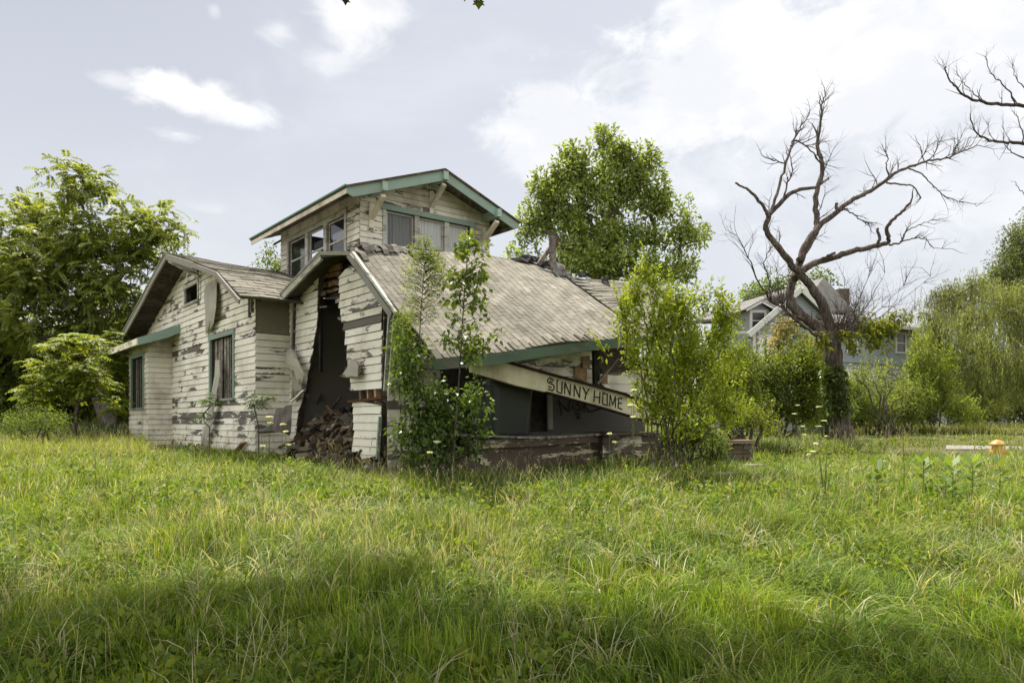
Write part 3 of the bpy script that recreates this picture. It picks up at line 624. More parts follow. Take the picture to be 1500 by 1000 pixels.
# sheets peeled off beside the opening
sheet([(419, 513, 430, 512), (416, 521, 436, 526), (419, 530, 442, 540), (429, 540, 445, 548), (434, 552, 442, 556), (437, 566, 440, 568)], 6.25, GREYB, 'peeled_sheet', house, curl=.12, col=(.9, .9, .85, 0))
sheet([(427, 540, 434, 545), (427, 556, 441, 560), (427, 572, 443, 570), (427, 588, 438, 585)], 6.30, GREYB, 'peeled_sheet', house, curl=.1, col=(.6, .6, .55, 0))
sheet([(511, 528, 523.5, 526), (508, 537, 523.5, 537), (499, 549, 523, 552), (496, 551, 522, 554)], 6.30, GREYB, 'peeled_sheet', house, curl=.10)
sheet([(404, 601, 427, 590), (398, 620, 427, 617), (376, 632, 425, 634), (378, 634, 424, 635)], 5.7, FELT, 'fallen_felt', house, curl=.1, col=(2.4, 2.2, 2.2, 0))
# gable framing inside the opening
mb = MB()
for (x0, y0), (x1, y1), wd, t in (((466, 432), (468, 396), .10, .5), ((470, 425), (470, 545), .06, .3)): mb.beam(H(6.46, *onU(x0, y0, 6.46)), H(6.46, *onU(x1, y1, 6.46)), .09, wd, H(1, 0, 0) - H(0, 0, 0), (t, t, t, 0))
mb.build('wall_stud', DWOOD, house)
mb = MB()
for (x0, y0), (x1, y1), wd, t in (((472, 397), (500, 390), .12, .9), ((474, 405), (498, 400), .08, .8), ((474, 417), (498, 414), .10, .7), ((476, 428), (497, 424), .06, .5)): mb.beam(H(6.50, *onU(x0, y0, 6.5)), H(6.50, *onU(x1, y1, 6.5)), .05, wd, (0, 0, 1), (t, t * .9, t * .85, 0), n=4, wob=.02)
mb.build('broken_lath', BWOOD, house)
for k in range(22):                                        # snapped board ends and splinters along both edges of the opening
    f = k / 21; lft = k % 2
    x_, y_ = (np.interp(f, [0, .3, .6, 1], [467, 463, 453, 438]), 405 + 190 * f) if lft else (np.interp(f, [0, .25, .6, 1], [497, 502, 510, 519]), 405 + 170 * f)
    ln_ = random.uniform(4, 13) * (1 if lft else -1); m3 = MB(); uu = 6.40 + random.uniform(0, .06); m3.beam(H(uu, *onU(x_ - ln_ * .3, y_, uu)), H(uu + random.uniform(-.04, .08), *onU(x_ + ln_, y_ + random.uniform(-7, 9), uu)), .012, random.uniform(.02, .09), (0, 0, 1), (random.uniform(.5, 1.6),) * 3 + (0,), n=3, wob=.008); m3.build('splintered_board', random.choice([WOOD, DWOOD, SHEATH]), house)
for k in range(5): m3 = MB(); x_ = random.uniform(440, 515); m3.beam(H(7.0, *onU(x_ - 6, 612, 7.0)), H(6.9, *onU(x_ + random.uniform(-22, 22), 575 + random.uniform(0, 22), 6.9)), .03, random.uniform(.04, .09), (0, 0, 1), (random.uniform(.5, 1.2),) * 3 + (0,), n=3, wob=.01); m3.build('fallen_stud', random.choice([WOOD, BWOOD, DWOOD]), house)
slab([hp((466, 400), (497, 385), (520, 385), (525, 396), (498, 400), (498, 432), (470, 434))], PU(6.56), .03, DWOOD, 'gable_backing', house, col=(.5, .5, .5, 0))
# interior
DRY = m_flat('interior_board', (.34, .31, .27), .9, .1)
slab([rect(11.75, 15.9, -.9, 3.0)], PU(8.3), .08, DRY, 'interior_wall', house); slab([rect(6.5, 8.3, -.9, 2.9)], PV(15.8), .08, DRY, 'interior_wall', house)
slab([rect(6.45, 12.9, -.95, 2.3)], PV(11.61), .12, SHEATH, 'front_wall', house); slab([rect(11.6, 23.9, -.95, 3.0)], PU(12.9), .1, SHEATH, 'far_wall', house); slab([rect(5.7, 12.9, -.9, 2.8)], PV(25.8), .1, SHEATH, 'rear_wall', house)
mb = MB(); mb.prism([H(6.9, 11.8, -.42), H(8.3, 11.8, -.40), H(8.3, 15.8, -.40), H(6.9, 15.8, -.42)], (0, 0, .05)); mb.build('interior_floor', DWOOD, house)
mb = MB(); clap(mb, [[(6.40, -.95), (7.5, -.95), (7.5, 1.9), (6.40, 2.2)]], PV(11.59), peel=-.02, tint=.1); mb.build('front_siding', PAINT2, house)
# roof over the torn wall and porch
topc = [(505, 367, 12.5), (535, 362, 12.75), (570, 361, 13.0), (610, 363, 13.3), (660, 369, 13.6), (720, 376, 13.8), (770, 382, 13.7), (800, 389, 13.5), (818, 397, 13.2)]
botc = [(640, 527), (680, 522), (720, 517), (760, 512), (800, 507), (840, 502), (880, 497), (905, 494), (935, 490)]
def v3(px, py, v): u, z = onV(px, py, v); return H(u, v, z)
SR = Surf([v3(*q) for q in topc], [v3(x, y, 9.35) for x, y in botc], sag=lambda a, b: Vector((0, 0, .03 * math.sin(5.5 * a + 2.2 * b + 1) * math.sin(math.pi * b) + .022 * math.sin(13 * a - 6 * b) + .10 * math.sin(math.pi * b) * (1 - a) * .4 - .05 * math.sin(math.pi * a) * math.sin(math.pi * b) + .012 * math.sin(11 * a + 3 * b) + .01 * math.sin(17 * b - 5 * a))))
pr = deck(SR, 20, 14, .07, TABG, 'porch_roof', house); pr['label'] = 'sagging porch roof slope with pale shingles'
shingles(SR, TAB, 'shingles', pr, exp=.125, ln=.31, along='b', lift=.010, var=.17, miss=.006, zones=lambda b, a: ((.80, .03) if b > .93 else (.86 if (math.sin(9 * a + 4 * b) + math.sin(5 * b - 3 * a)) > 1.1 else 1.0, .0)))
SQ = Surf([v3(818, 397, 13.25), v3(840, 404, 13.3), v3(905, 407, 13.4), v3(985, 416, 13.4)], [v3(933, 490, 9.40), v3(955, 489, 9.40), v3(990, 487, 9.4), v3(1022, 486, 9.4)], sag=lambda a, b: Vector((0, 0, -.07 - .06 * math.sin(math.pi * b))))
p2 = deck(SQ, 8, 10, .07, TABG, 'porch_roof', house); p2['label'] = 'far end of the porch roof dropped below the crack'
shingles(SQ, TAB, 'shingles', p2, exp=.16, ln=.4, along='a', miss=.04, var=.3, lift=.007, zones=lambda a, b: (.85, .006))
# ridge roll, curled strips over the peak
mb = MB()
for i in range(15):
    a0 = .004 + i * .026; a1 = a0 + .024; t = random.choice([.30, .45, .7, .9, 1.0]) * .9; ln = random.uniform(.05, .17); pts = []; hh = random.uniform(.04, .12); q0 = 6
    for j in range(q0 + 1):
        f = j / q0; o = .02 + hh * math.sin(f * math.pi) ** .8 + (.05 if f > .9 else 0) * random.random() 
        for aa in (a0, a1): pts.append(SR.p(aa, f * ln, o) + Vector((0, 0, .015 * random.uniform(-1, 1))) + (H(0, .25, -.05) - H(0, 0, 0)) * (1 - f) ** 3)
    N = len(pts); pts += [p - Vector((0, 0, .012)) for p in pts]; fs = []
    for j in range(q0): k = 2 * j; fs += [(k, k + 1, k + 3, k + 2), (N + k, N + k + 2, N + k + 3, N + k + 1), (k, k + 2, N + k + 2, N + k), (k + 1, N + k + 1, N + k + 3, k + 3)]
    k = 2 * q0; fs.append((k, k + 1, N + k + 1, N + k)); mb.add(pts, fs, (t, t, t, 0))
mb.build('curled_shingles', TAB, pr)
# torn felt near the ridge
def crumple(pts_px, v, mat, name, parent, n=6, amp=.07, col=(1, 1, 1, 0)):
    tl, tr, br2, bl = [v3(x, y, v_) for x, y, v_ in pts_px]; P = []; 
    for j in range(n + 1):
        for i in range(n + 1): a, b = i / n, j / n; q = tl.lerp(tr, a).lerp(bl.lerp(br2, a), b); P.append(q + Vector((random.uniform(-1, 1) * amp * .5, random.uniform(-1, 1) * amp * .5, random.uniform(-.3, 1) * amp)))
    Q = [p - Vector((0, -.008, .010)) for p in P]; N = len(P); w_ = n + 1; fs = []
    for j in range(n):
        for i in range(n): a = j * w_ + i; fs += [(a, a + 1, a + 1 + w_, a + w_), (N + a, N + a + w_, N + a + 1 + w_, N + a + 1)]
    mb = MB(); mb.add(P + Q, fs, col); return mb.build(name, mat, parent)
crumple([(745, 381, 13.7), (775, 374, 13.8), (800, 386, 13.5), (765, 384, 13.5)], 0, FELT, 'torn_felt', pr)
crumple([(775, 378, 13.7), (812, 384, 13.5), (822, 394, 13.2), (795, 392, 13.3)], 0, FELT, 'torn_felt', pr)
crumple([(806, 378, 13.3), (818, 382, 13.3), (841, 412, 12.7), (812, 405, 12.8)], 0, FELT, 'torn_felt', pr, col=(2.2, 2.2, 2.1, 0))
crumple([(822, 396, 13.0), (834, 400, 13.0), (846, 420, 12.5), (838, 418, 12.5)], 0, FELT, 'torn_felt', pr, col=(2.6, 2.5, 2.3, 0))
crumple([(842, 403, 13.3), (862, 401, 13.3), (866, 405, 13.3), (846, 406, 13.2)], 0, FELT, 'torn_felt', p2)
crumple([(880, 408, 13.2), (888, 407, 13.2), (896, 424, 12.8), (888, 422, 12.8)], 0, FELT, 'torn_felt', p2)
mb = MB(); S_ = [SR.p(1, f, .02) for f in (0, .2, .4, .6, .8, 1)]
for i in range(5): mb.beam(S_[i], S_[i + 1], .02, .035, (0, 0, 1), (.5, .5, .5, 0))
mb.build('crack_edge', FELT, pr)
mb = MB(); mb.beam(v3(810, 402, 13.2), v3(809, 345, 13.2), .13, .10, H(0, 1, 0) - H(0, 0, 0), (.9, .85, .85, 0)); mb.beam(v3(813, 362, 13.25), v3(815, 352, 13.25), .10, .08, H(0, 1, 0) - H(0, 0, 0), (.5, .4, .4, 0)); mb.beam(v3(789, 387, 13.3), v3(808, 360, 13.3), .10, .06, H(0, 1, 0) - H(0, 0, 0), (.85, .8, .8, 0)); mb.beam(v3(789, 378, 13.5), v3(790, 366, 13.5), .03, .03, H(0, 1, 0) - H(0, 0, 0)); mb.build('broken_post', WOOD, pr)
# back slope and rake boards
SB = Surf([H(5.95, 13.4, 3.22), H(7.2, 13.9, 3.5), H(9, 14.2, 3.75)], [H(5.96, 15.55, 2.62), H(7.2, 15.7, 2.9), H(9, 15.8, 3.1)]); deck(SB, 6, 5, .06, TABG, 'back_slope', house); SC = Surf([H(5.95, 13.4, 3.22), H(7.2, 13.9, 3.5), H(9, 14.2, 3.75)], [v3(*q) for q in topc[:5]]); deck(SC, 8, 3, .06, TABG, 'ridge_cap', house)
mb = MB()
def rk(p, q, wd, dpt, col, du=0.0, n=4): mb.beam(H(5.98 + du, *onU(*p, 5.98 + du)), H(5.98 + du, *onU(*q, 5.98 + du)), dpt, wd, H(0, 0, 1) - H(0, 0, 0), col, n=n, wob=.006)
rk((412, 438), (471, 376), .13, .05, (.9, .9, .85, .02)); rk((411, 431), (470, 369), .05, .06, (.35, .4, .28, .1), -.01)
rk((470, 371), (513, 371), .07, .06, (.45, .5, .35, .1), n=3)
rk((511, 373), (574, 462), .11, .05, (.55, .55, .56, .08)); rk((517, 370), (580, 458), .045, .06, (1.1, 1.15, 1.1, .0), -.015)
mb.build('rake_board', TRIM, pr)
mb = MB()
mb.prism([H(6.0, *onU(418, 440, 6.0)), H(6.0, *onU(474, 378, 6.0)), H(6.42, *onU(474, 380, 6.42)), H(6.42, *onU(424, 432, 6.42))], (0, 0, .02), (1, 1, 1, 0))
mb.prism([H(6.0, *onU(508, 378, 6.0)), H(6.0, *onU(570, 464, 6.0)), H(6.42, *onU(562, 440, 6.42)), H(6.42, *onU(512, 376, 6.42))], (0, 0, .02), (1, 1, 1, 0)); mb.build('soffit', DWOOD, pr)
mb = MB(); S_ = [SR.p(0, f, -.03) for f in (0, .15, .3, .5, .65, .8, 1)]
for i in range(6): mb.beam(S_[i], S_[i + 1], .04, .07, (0, 0, 1), (.9, .9, .9, 0))
mb.build('roof_edge', DWOOD, pr)
# porch eave fascia
mb = MB(); mb.prism([v3(x, y, 9.33) for x, y in ((632, 526), (760, 512.5), (914, 494), (1022, 486), (1022, 503), (910, 509), (860, 514), (799, 522), (725, 534), (636, 542))], H(0, .04, 0) - H(0, 0, 0), (1, 1, 1, 0))
mb.build('eave_fascia', GREEN2, pr)
mb = MB(); mb.prism([v3(x, y, 9.42) for x, y in ((722, 530), (798, 519), (822, 516), (822, 519), (780, 527), (728, 531))], H(0, .04, 0) - H(0, 0, 0), (1.3, 1.2, 1.2, .05))
mb.prism([v3(x, y, 9.55) for x, y in ((690, 532), (745, 524), (745, 531), (722, 533))], H(0, .04, 0) - H(0, 0, 0), (1.2, 1.1, 1.1, .05)); mb.build('inner_fascia', GREEN2, pr)
# siding above the beam
mb = MB(); PP = PV(10.15)
def vp(v, *pts): return [onV(x, y, v) for x, y in pts]
clap(mb, [vp(10.15, (728, 532), (800, 521), (866, 513), (867, 566), (800, 549))], PP, expo=.17, peel=.03, joint=.55, tint=.15, th=.014)
clap(mb, [vp(10.15, (878, 540), (960, 540), (965, 600), (915, 579), (878, 568))], PP, expo=.17, peel=.03, joint=.5, tint=.15, th=.014)
mb.build('porch_gable', PAINT2, house)['label'] = 'strip of shingled siding above the slanted beam'
slab([vp(10.2, (728, 533), (800, 520), (866, 511), (867, 566), (800, 549))], PV(10.17), .04, SHEATH, 'sheathing', house); slab([vp(10.2, (880, 541), (960, 541), (965, 600), (915, 579), (880, 568))], PV(10.17), .04, SHEATH, 'sheathing', house)
for q in (((842, 536), (860, 541), (860, 559), (842, 554)), ((853, 522), (864, 521), (864, 541), (854, 539)), ((879, 550), (890, 549), (890, 562), (881, 562))): mb = MB().prism([v3(x, y, 10.10) for x, y in q], H(0, .012, 0) - H(0, 0, 0)); mb.build('brown_patch', BWOOD, house)

mb = MB(); mb.beam(v3(871, 505, 10.2), v3(872, 575, 10.2), .14, .1, H(0, 1, 0) - H(0, 0, 0), (.5, .5, .5, 0)); mb.build('porch_post', DWOOD, house)
mb = MB(); mb.beam(v3(875, 562, 10.0), v3(905, 525, 10.0), .04, .04, H(0, 1, 0) - H(0, 0, 0), (1.2, 1.2, 1.1, 0)); mb.build('loose_stick', WOOD, house)
# slanted beam with the words
BMAT = m_paint('beam_paint', (.62, .585, .455), under=(.07, .05, .035), thr=.60, damt=.85, dirt=(.30, .26, .18))
mb = MB(); BV = 9.85; mb.prism([v3(x, y, BV) for x, y in ((690, 529), (739, 530), (800, 548), (913, 578), (975, 600), (1010, 616), (1010, 636), (965, 621), (922, 607), (878, 595), (797, 573.5), (759, 565), (692, 545))], H(0, .09, 0) - H(0, 0, 0), (1, .99, .93, 0))
beam_o = mb.build('porch_beam', BMAT, house); beam_o['label'] = 'slanted white beam hand lettered SUNNY HOME'
mb = MB(); 
for p, q in (((739, 529), (800, 546.5)), ((800, 546.5), (913, 576.5)), ((913, 576.5), (1005, 612))): mb.beam(v3(*p, BV - .02), v3(*q, BV - .02), .12, .035, (0, 0, 1), (.5, .35, .3, 0))
for p, q in (((800, 574.5), (878, 596)), ((878, 596), (965, 622))): mb.beam(v3(*p, BV - .02), v3(*q, BV - .02), .1, .03, (0, 0, 1), (.5, .4, .35, 0))
mb.build('beam_edge', DWOOD, beam_o)
LET = {'S': [[(.95, .9), (.35, 1), (.05, .85), (.0, .62), (.9, .52), (1, .3), (.75, .02), (.1, .08)], [(.75, .74), (.3, .76)], [(.15, .3), (.6, .27)]], 'U': [[(.0, 1), (.0, .06), (.75, .0), (.95, .06), (1, 1)], [(0, 1), (.25, 1)]], 'N': [[(0, 0), (.05, 1), (.9, .02), (1, 1)]],
       'Y': [[(0, 1), (.5, .5), (1, 1)], [(.5, .5), (.3, 0)]], 'H': [[(.1, 1), (0, 0)], [(1, 1), (.9, 0)], [(.05, .45), (.95, .5)]], 'O': [[(.05, .05), (.1, .95), (.95, 1), (.95, .0), (.05, .05)]], 'M': [[(0, 0), (.1, 1), (.5, .15), (.95, 1), (.95, 0)]], 'E': [[(1, 1), (.15, .95), (.0, .05), (.9, .0)], [(.05, .5), (.8, .52)]]}
mb = MB(); spec = [('S', 802, 812), ('U', 816, 823.5), ('N', 827, 836), ('N', 841, 850), ('Y', 854, 863), ('H', 870, 879), ('O', 882.5, 890), ('M', 893, 902), ('E', 905.5, 912)]
def beam_y(x): return np.interp(x, [797, 913], [549, 581]), np.interp(x, [797, 913], [571.5, 602])
for ch, x0, x1 in spec:
    if ch == 'H': mb.build('lettering', BLACK, beam_o); mb = MB()
    for st in LET[ch]:
        pt = []
        for fx, fy in st:
            x = x0 + (x1 - x0) * fx; yt, yb = beam_y(x); yt += 2.2; yb -= 2.2; pt.append(v3(x, yb + (yt - yb) * fy, BV - .004))
        for i in range(len(pt) - 1): mb.beam(pt[i], pt[i + 1], .022, .010, H(0, 1, 0) - H(0, 0, 0), n=2, wob=.004)
mb.build('lettering', BLACK, beam_o)
# porch back: door trim, scribbled board, deck, skirting
slab([[onV(803, 560, 11.3), onV(945, 560, 11.3), onV(945, 632, 11.3), onV(803, 632, 11.3)]], PV(11.3), .04, m_flat('scribbled_board', (.11, .10, .082), .8), 'porch_back', house)
mb = MB(); mb.beam(v3(805, 562, 11.2), v3(806, 628, 11.2), .11, .05, H(0, 1, 0) - H(0, 0, 0), (.55, .55, .5, 0)); mb.build('door_trim', TRIM, house); mb = MB(); mb.beam(v3(702, 540, 11.3), v3(703, 640, 11.3), .12, .05, H(0, 1, 0) - H(0, 0, 0), (.45, .45, .42, 0)); mb.build('door_trim', TRIM, house)
mb = MB()
for st in ([(818, 585), (822, 608)], [(818, 585), (826, 596), (834, 602)], [(834, 602), (835, 585)], [(840, 588), (838, 597), (846, 600)], [(852, 588), (845, 592), (852, 597), (846, 602)], [(855, 586), (856, 604)], [(862, 587), (857, 594), (864, 603), (872, 600)], [(842, 605), (850, 606), (846, 612), (850, 613)], [(876, 590), (880, 599), (870, 601)]):
    for i in range(len(st) - 1): mb.beam(v3(*st[i], 11.28), v3(*st[i + 1], 11.28), .028, .006, H(0, 1, 0) - H(0, 0, 0), n=3, wob=.015)
mb.build('graffiti_strokes', BLACK, house)
mb = MB(); u = 7.25
while u < 12.2:
    wd = random.uniform(.10, .14); t = random.uniform(.7, 1.3); z0_ = -.275 + .02 * math.sin(u * 2); fr = 10.0 + random.uniform(-.05, .02)
    mb.prism([H(u, fr, z0_), H(u + wd - .006, fr, z0_), H(u + wd - .006, 11.6, z0_ + .03), H(u, 11.6, z0_ + .03)], (0, 0, .035), (t, t, t * .97, 0)); u += wd
dk = mb.build('porch_deck', m_wood('deck_board', (.13, .12, .105), (.30, .28, .24)), house); dk['label'] = 'grey warped porch floor boards'
SKM = m_paint('skirting_paint', (.50, .48, .38), under=(.045, .034, .026), thr=.455, damt=.9, dirt=(.10, .085, .06))
mb = MB(); mb.beam(H(7.0, 10.06, -.39), H(10.1, 10.06, -.31), .05, .15, (0, 0, 1), (.8, .78, .65, .03), n=6, wob=.012); mb.prism([H(7.0, 10.14, -1.05), H(10.2, 10.14, -1.05), H(10.2, 10.14, -.36), (H(8.6, 10.14, -.38)), H(7.0, 10.14, -.46)], H(0, .06, 0) - H(0, 0, 0), (1, .95, .85, .05))
mb.prism([H(6.5, 11.3, -1.0), H(7.1, 10.3, -1.0), H(7.1, 10.3, -.5), H(6.5, 11.3, -.5)], H(.05, .05, 0) - H(0, 0, 0), (1, 1, .9, .0)); mb.build('porch_skirting', SKM, house)
mb = MB(); clap(mb, [[(10.15, -.98), (12.0, -.98), (12.0, -.26), (10.15, -.26)]], PV(9.98), expo=.19, peel=.04, tint=.2, joint=1.3); mb.beam(H(10.1, 9.93, -.23), H(12.1, 9.93, -.23), .16, .05, (0, 0, 1), (1.0, 1, .9, .0), n=3, wob=.01); mb.build('step_boards', SKM, house)
# brick pier at the far end of the porch
BRK = m_flat('old_brick', (.13, .10, .08), .9, .15, 20, .5); mb = MB(); c0 = G(1062, 14.0)
for r in range(6):
    for c in range(3):
        for d in range(2):
            t = random.uniform(.6, 1.4); mb.box(c0 + Vector((c * .19 + (r % 2) * .04 + random.uniform(-.01, .01), d * .2, .05 + r * .085)), (.09, 0, 0), (0, .09, 0), (0, 0, .038), (t, t, t, 0))
mb.box(c0 + Vector((.2, .1, .58)), (.33, .02, 0), (0, .25, 0), (0, 0, .03), (2.0, 1.9, 1.8, 0)); mb.build('brick_pier', BRK, loc=c0); tag(bpy.data.objects['brick_pier'], 'low crumbling brick pier with a capstone at the right end of the porch', 'brick pier')
for k, (px, Y, a) in enumerate(((1104, 13.6, .4), (1068, 11.9, -.2))):
    mb = MB(); c = G(px, Y, .17); n = 9; mb.prism([c + Vector((math.cos(6.283 * i / n) * .22 * random.uniform(.8, 1.15), math.sin(6.283 * i / n) * .14 * random.uniform(.8, 1.15), random.uniform(-.006, .006))) for i in range(n)], (0, 0, .045), (1.3, 1.3, 1.25, 0))
    tag(mb.build('stone_slab', CONC, loc=c), ['pale flat stone in the grass right of the brick pier', 'pale flat stone in the grass in front of the bright green bush'][k], 'stone')

# ---------------- raised upper room
PS, PF = PU(8.02), PV(15.85); UZ = 5.50
def topS(v): return 5.52
pop = house
wS = [(16.62, 17.62), (17.80, 18.80), (18.98, 20.15)]; wF = [(8.72, 9.50), (9.64, 10.38), (10.52, 11.16)]
polyS = [(15.85, 2.4), (20.76, 2.4), (20.76, 5.5), (15.85, 5.5)]; polyF = [(8.02, 2.4), (11.83, 2.4), (11.83, 5.45), (9.92, 6.12), (8.02, 5.5)]
mb = MB(); clap(mb, [polyS, rect(16.5, 20.27, 3.86, 5.16)], PS, peel=.03, tint=.1, joint=2); clap(mb, [polyF, rect(8.62, 11.26, 3.78, 5.24)], PF, peel=.0, tint=.1, joint=1.2, expo=.142)
mb.build('upper_wall', PAINT2, house)['label'] = 'shabby clapboard walls of the raised upper room'
slab(holed(15.97, 20.76, 2.4, 0, lambda v: 5.5, [(16.6, 20.17, 3.95, 5.06)]), PS, .1, SHEATH, 'sheathing', house); slab(holed(8.03, 11.83, 2.4, 0, lambda u: float(np.interp(u, [8, 9.92, 11.83], [5.48, 6.1, 5.45])), [(8.7, 11.18, 3.85, 5.14)]), PF, .1, SHEATH, 'sheathing', house)
slab(holed(8.1, 11.83, 2.4, 0, lambda v: 5.5, [(8.6, 11.2, 3.9, 5.1)]), PV(20.76), .1, SHEATH, 'sheathing', house); slab(holed(15.9, 20.76, 2.4, 0, lambda v: 5.5, [(17.0, 19.8, 3.95, 5.05)]), PU(11.73), .1, SHEATH, 'sheathing', house)
slab([rect(8.1, 11.8, 0, .05)], PV(15.9), 0.01, DWOOD, 'upper_floor', house); bpy.data.objects.remove(bpy.data.objects['upper_floor'])
mb = MB(); mb.prism([H(8.1, 15.95, 3.2), H(11.7, 15.95, 3.2), H(11.7, 20.7, 3.2), H(8.1, 20.7, 3.2)], (0, 0, .05)); mb.build('upper_floor', DWOOD, house)
CURT = m_flat('curtain', (.88, .89, .88), .9, .1, 8, .3, .12)
w = frame('window', PS, 16.60, 20.17, 3.95, 5.06, .10, TRIM, house, mull=((17.62, 17.80), (18.80, 18.98)), back=.06); w['label'] = 'row of three windows on the left side of the upper room'
for i, (a0, a1) in enumerate(wS): sash(PS, a0 + .01, a1 - .01, 3.96, 5.05, w, GLASS2 if i == 1 else GLASS, broken=(i == 1))
w = frame('window', PF, 8.70, 11.18, 3.85, 5.12, .09, TRIM, house, mull=((9.50, 9.64), (10.38, 10.52)), back=.06); w['label'] = 'row of three curtained windows in the upper gable'
for i, (a0, a1) in enumerate(wF): sash(PF, a0 + .01, a1 - .01, 3.86, 5.11, w, GLASS2, rail=False)
mb = MB(); 
for a0, a1, t in ((8.74, 9.5, .35), (9.66, 10.38, 1.0), (10.54, 11.18, 1.0)):
    n = 26; pts = []
    for i in range(n + 1):
        a = a0 + (a1 - a0) * i / n; o = -.075 + .012 * math.sin(i * 1.9) + .008 * random.uniform(-1, 1)
        pts += [PF(a, 3.86, o), PF(a, 5.1, o)]
    mb.add(pts, [(2 * i, 2 * i + 2, 2 * i + 3, 2 * i + 1) for i in range(n)], (t, t, t, 0))
pts = []
for i in range(9): a = 8.76 + .05 * i; pts += [PF(a - .01 * i, 4.75 - .07 * abs(i - 3), -.13 + .015 * (i % 2)), PF(a, 5.08, -.12)]
mb.add(pts, [(2 * i, 2 * i + 2, 2 * i + 3, 2 * i + 1) for i in range(8)], (.8, .72, .62, 0)); cu = mb.build('curtain', CURT, w)
mb = MB(); mb.prism([PF(8.55, 5.12, .075), PF(11.32, 5.12, .075), PF(11.32, 5.25, .075), PF(8.55, 5.25, .075)], PF(0, 0, -.075) - PF(0, 0, 0), (1, 1, 1, -.05)); mb.build('head_trim', GREEN, house)
# roof of the upper room
def uz(u): return 6.22 - (9.98 - u) * .355 if u < 9.98 else 6.22 - (u - 9.98) * .384
rt = []
for (ua, ub, nm) in ((7.36, 9.98, 'upper_roof'), (9.98, 12.34, 'upper_roof')):
    S = Surf([H(9.98, 15.22, 6.22), H(9.98, 21.45, 6.20)], [H(ua if ua < 9 else ub, 15.22, uz(ua if ua < 9 else ub)), H(ua if ua < 9 else ub, 21.45, uz(ua if ua < 9 else ub))])
    d_ = deck(S, 6, 4, .05, TABG, nm, house); rt.append(d_); 
    if ua > 9: shingles(S, TAB, 'shingles', d_, exp=.16, ln=.33)
mb = MB()
for ua, ub in ((7.38, 9.93), (12.32, 10.03)):
    P0, P1 = H(ua, 15.20, uz(ua) - .045), H(ub, 15.20, uz(ub) - .045); d1 = Vector((0, 0, -.24)); mb.prism([P0, P1, P1 + d1, P0.lerp(P1, .06) + d1, P0 + d1 * .55], H(0, .04, 0) - H(0, 0, 0), (1, 1, 1, -.02))
f_ = mb.build('gable_fascia', GREEN, rt[0])
mb = MB()
for ua, ub in ((7.34, 9.98), (12.36, 9.98)): mb.beam(H(ua, 15.19, uz(ua) - .02), H(ub, 15.19, uz(ub) - .02), .06, .045, (0, 0, 1), (1.6, 1.35, 1.2, 0))
mb.build('drip_board', DWOOD, rt[0])
mb = MB(); mb.beam(H(7.40, 15.24, 5.20), H(7.40, 21.45, 5.20), .03, .13, (0, 0, 1), (.95, .9, .85, .03)); mb.beam(H(12.32, 15.24, 5.22), H(12.32, 21.45, 5.22), .03, .13, (0, 0, 1), (.8, .75, .7, .03)); mb.build('eave_fascia', PAINT2, rt[0])
mb = MB(); mb.beam(H(7.35, 15.2, 5.30), H(7.35, 21.47, 5.30), .03, .035, (0, 0, 1), (.55, .8, .7, -.2)); mb.build('drip_edge', GREEN, rt[0])
mb = MB()
for i in range(12):
    for ua, ub in ((7.42, 8.02), (8.02, 9.95), (12.3, 11.83), (11.83, 10.0)):
        if abs(ub - ua) > 1 and i > 1: continue
        vv = 15.25 + i * (.52 if i > 1 else .30); v2 = vv + (.515 if i > 1 else .295); v2 = min(v2, 21.4); t = random.uniform(.8, 1.5)
        mb.prism([H(ua, vv, uz(ua) - .075), H(ub, vv, uz(ub) - .075), H(ub, v2, uz(ub) - .075), H(ua, v2, uz(ua) - .075)], (0, 0, .018), (t, t, t, 0))
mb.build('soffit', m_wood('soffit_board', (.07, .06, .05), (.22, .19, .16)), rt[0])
for k, u0 in enumerate((8.30, 9.98, 11.62)):
    zt = uz(u0) - .16; mb = MB(); mb.beam(H(u0, 15.22, zt - .22), H(u0, 15.80, zt - .62 - (.0 if k != 1 else .02)), .11, .09, (0, 0, 1), (1.0, .95, .88, .0)); mb.beam(H(u0, 15.81, zt - .85), H(u0, 15.81, zt - .25), .12, .05, H(0, 1, 0) - H(0, 0, 0), (1, 1, .95, 0))
    kb = mb.build('knee_brace', PAINT2, house); mb = MB(); mb.beam(H(u0, 15.12, zt - .02), H(u0, 15.84, zt - .02), .13, .20, (0, 0, 1), (1.35, 1.35, 1.35, -.03)); mb.build('brace_block', GREEN, kb)
# a dangling lath at the rear corner
mb = MB(); mb.beam(H(8.0, *onU(412, 352, 8.0)), H(8.0, *onU(401, 358, 8.0)), .03, .05, (0, 0, 1), (.5, .5, .5, 0)); mb.build('dangling_lath', DWOOD, house)

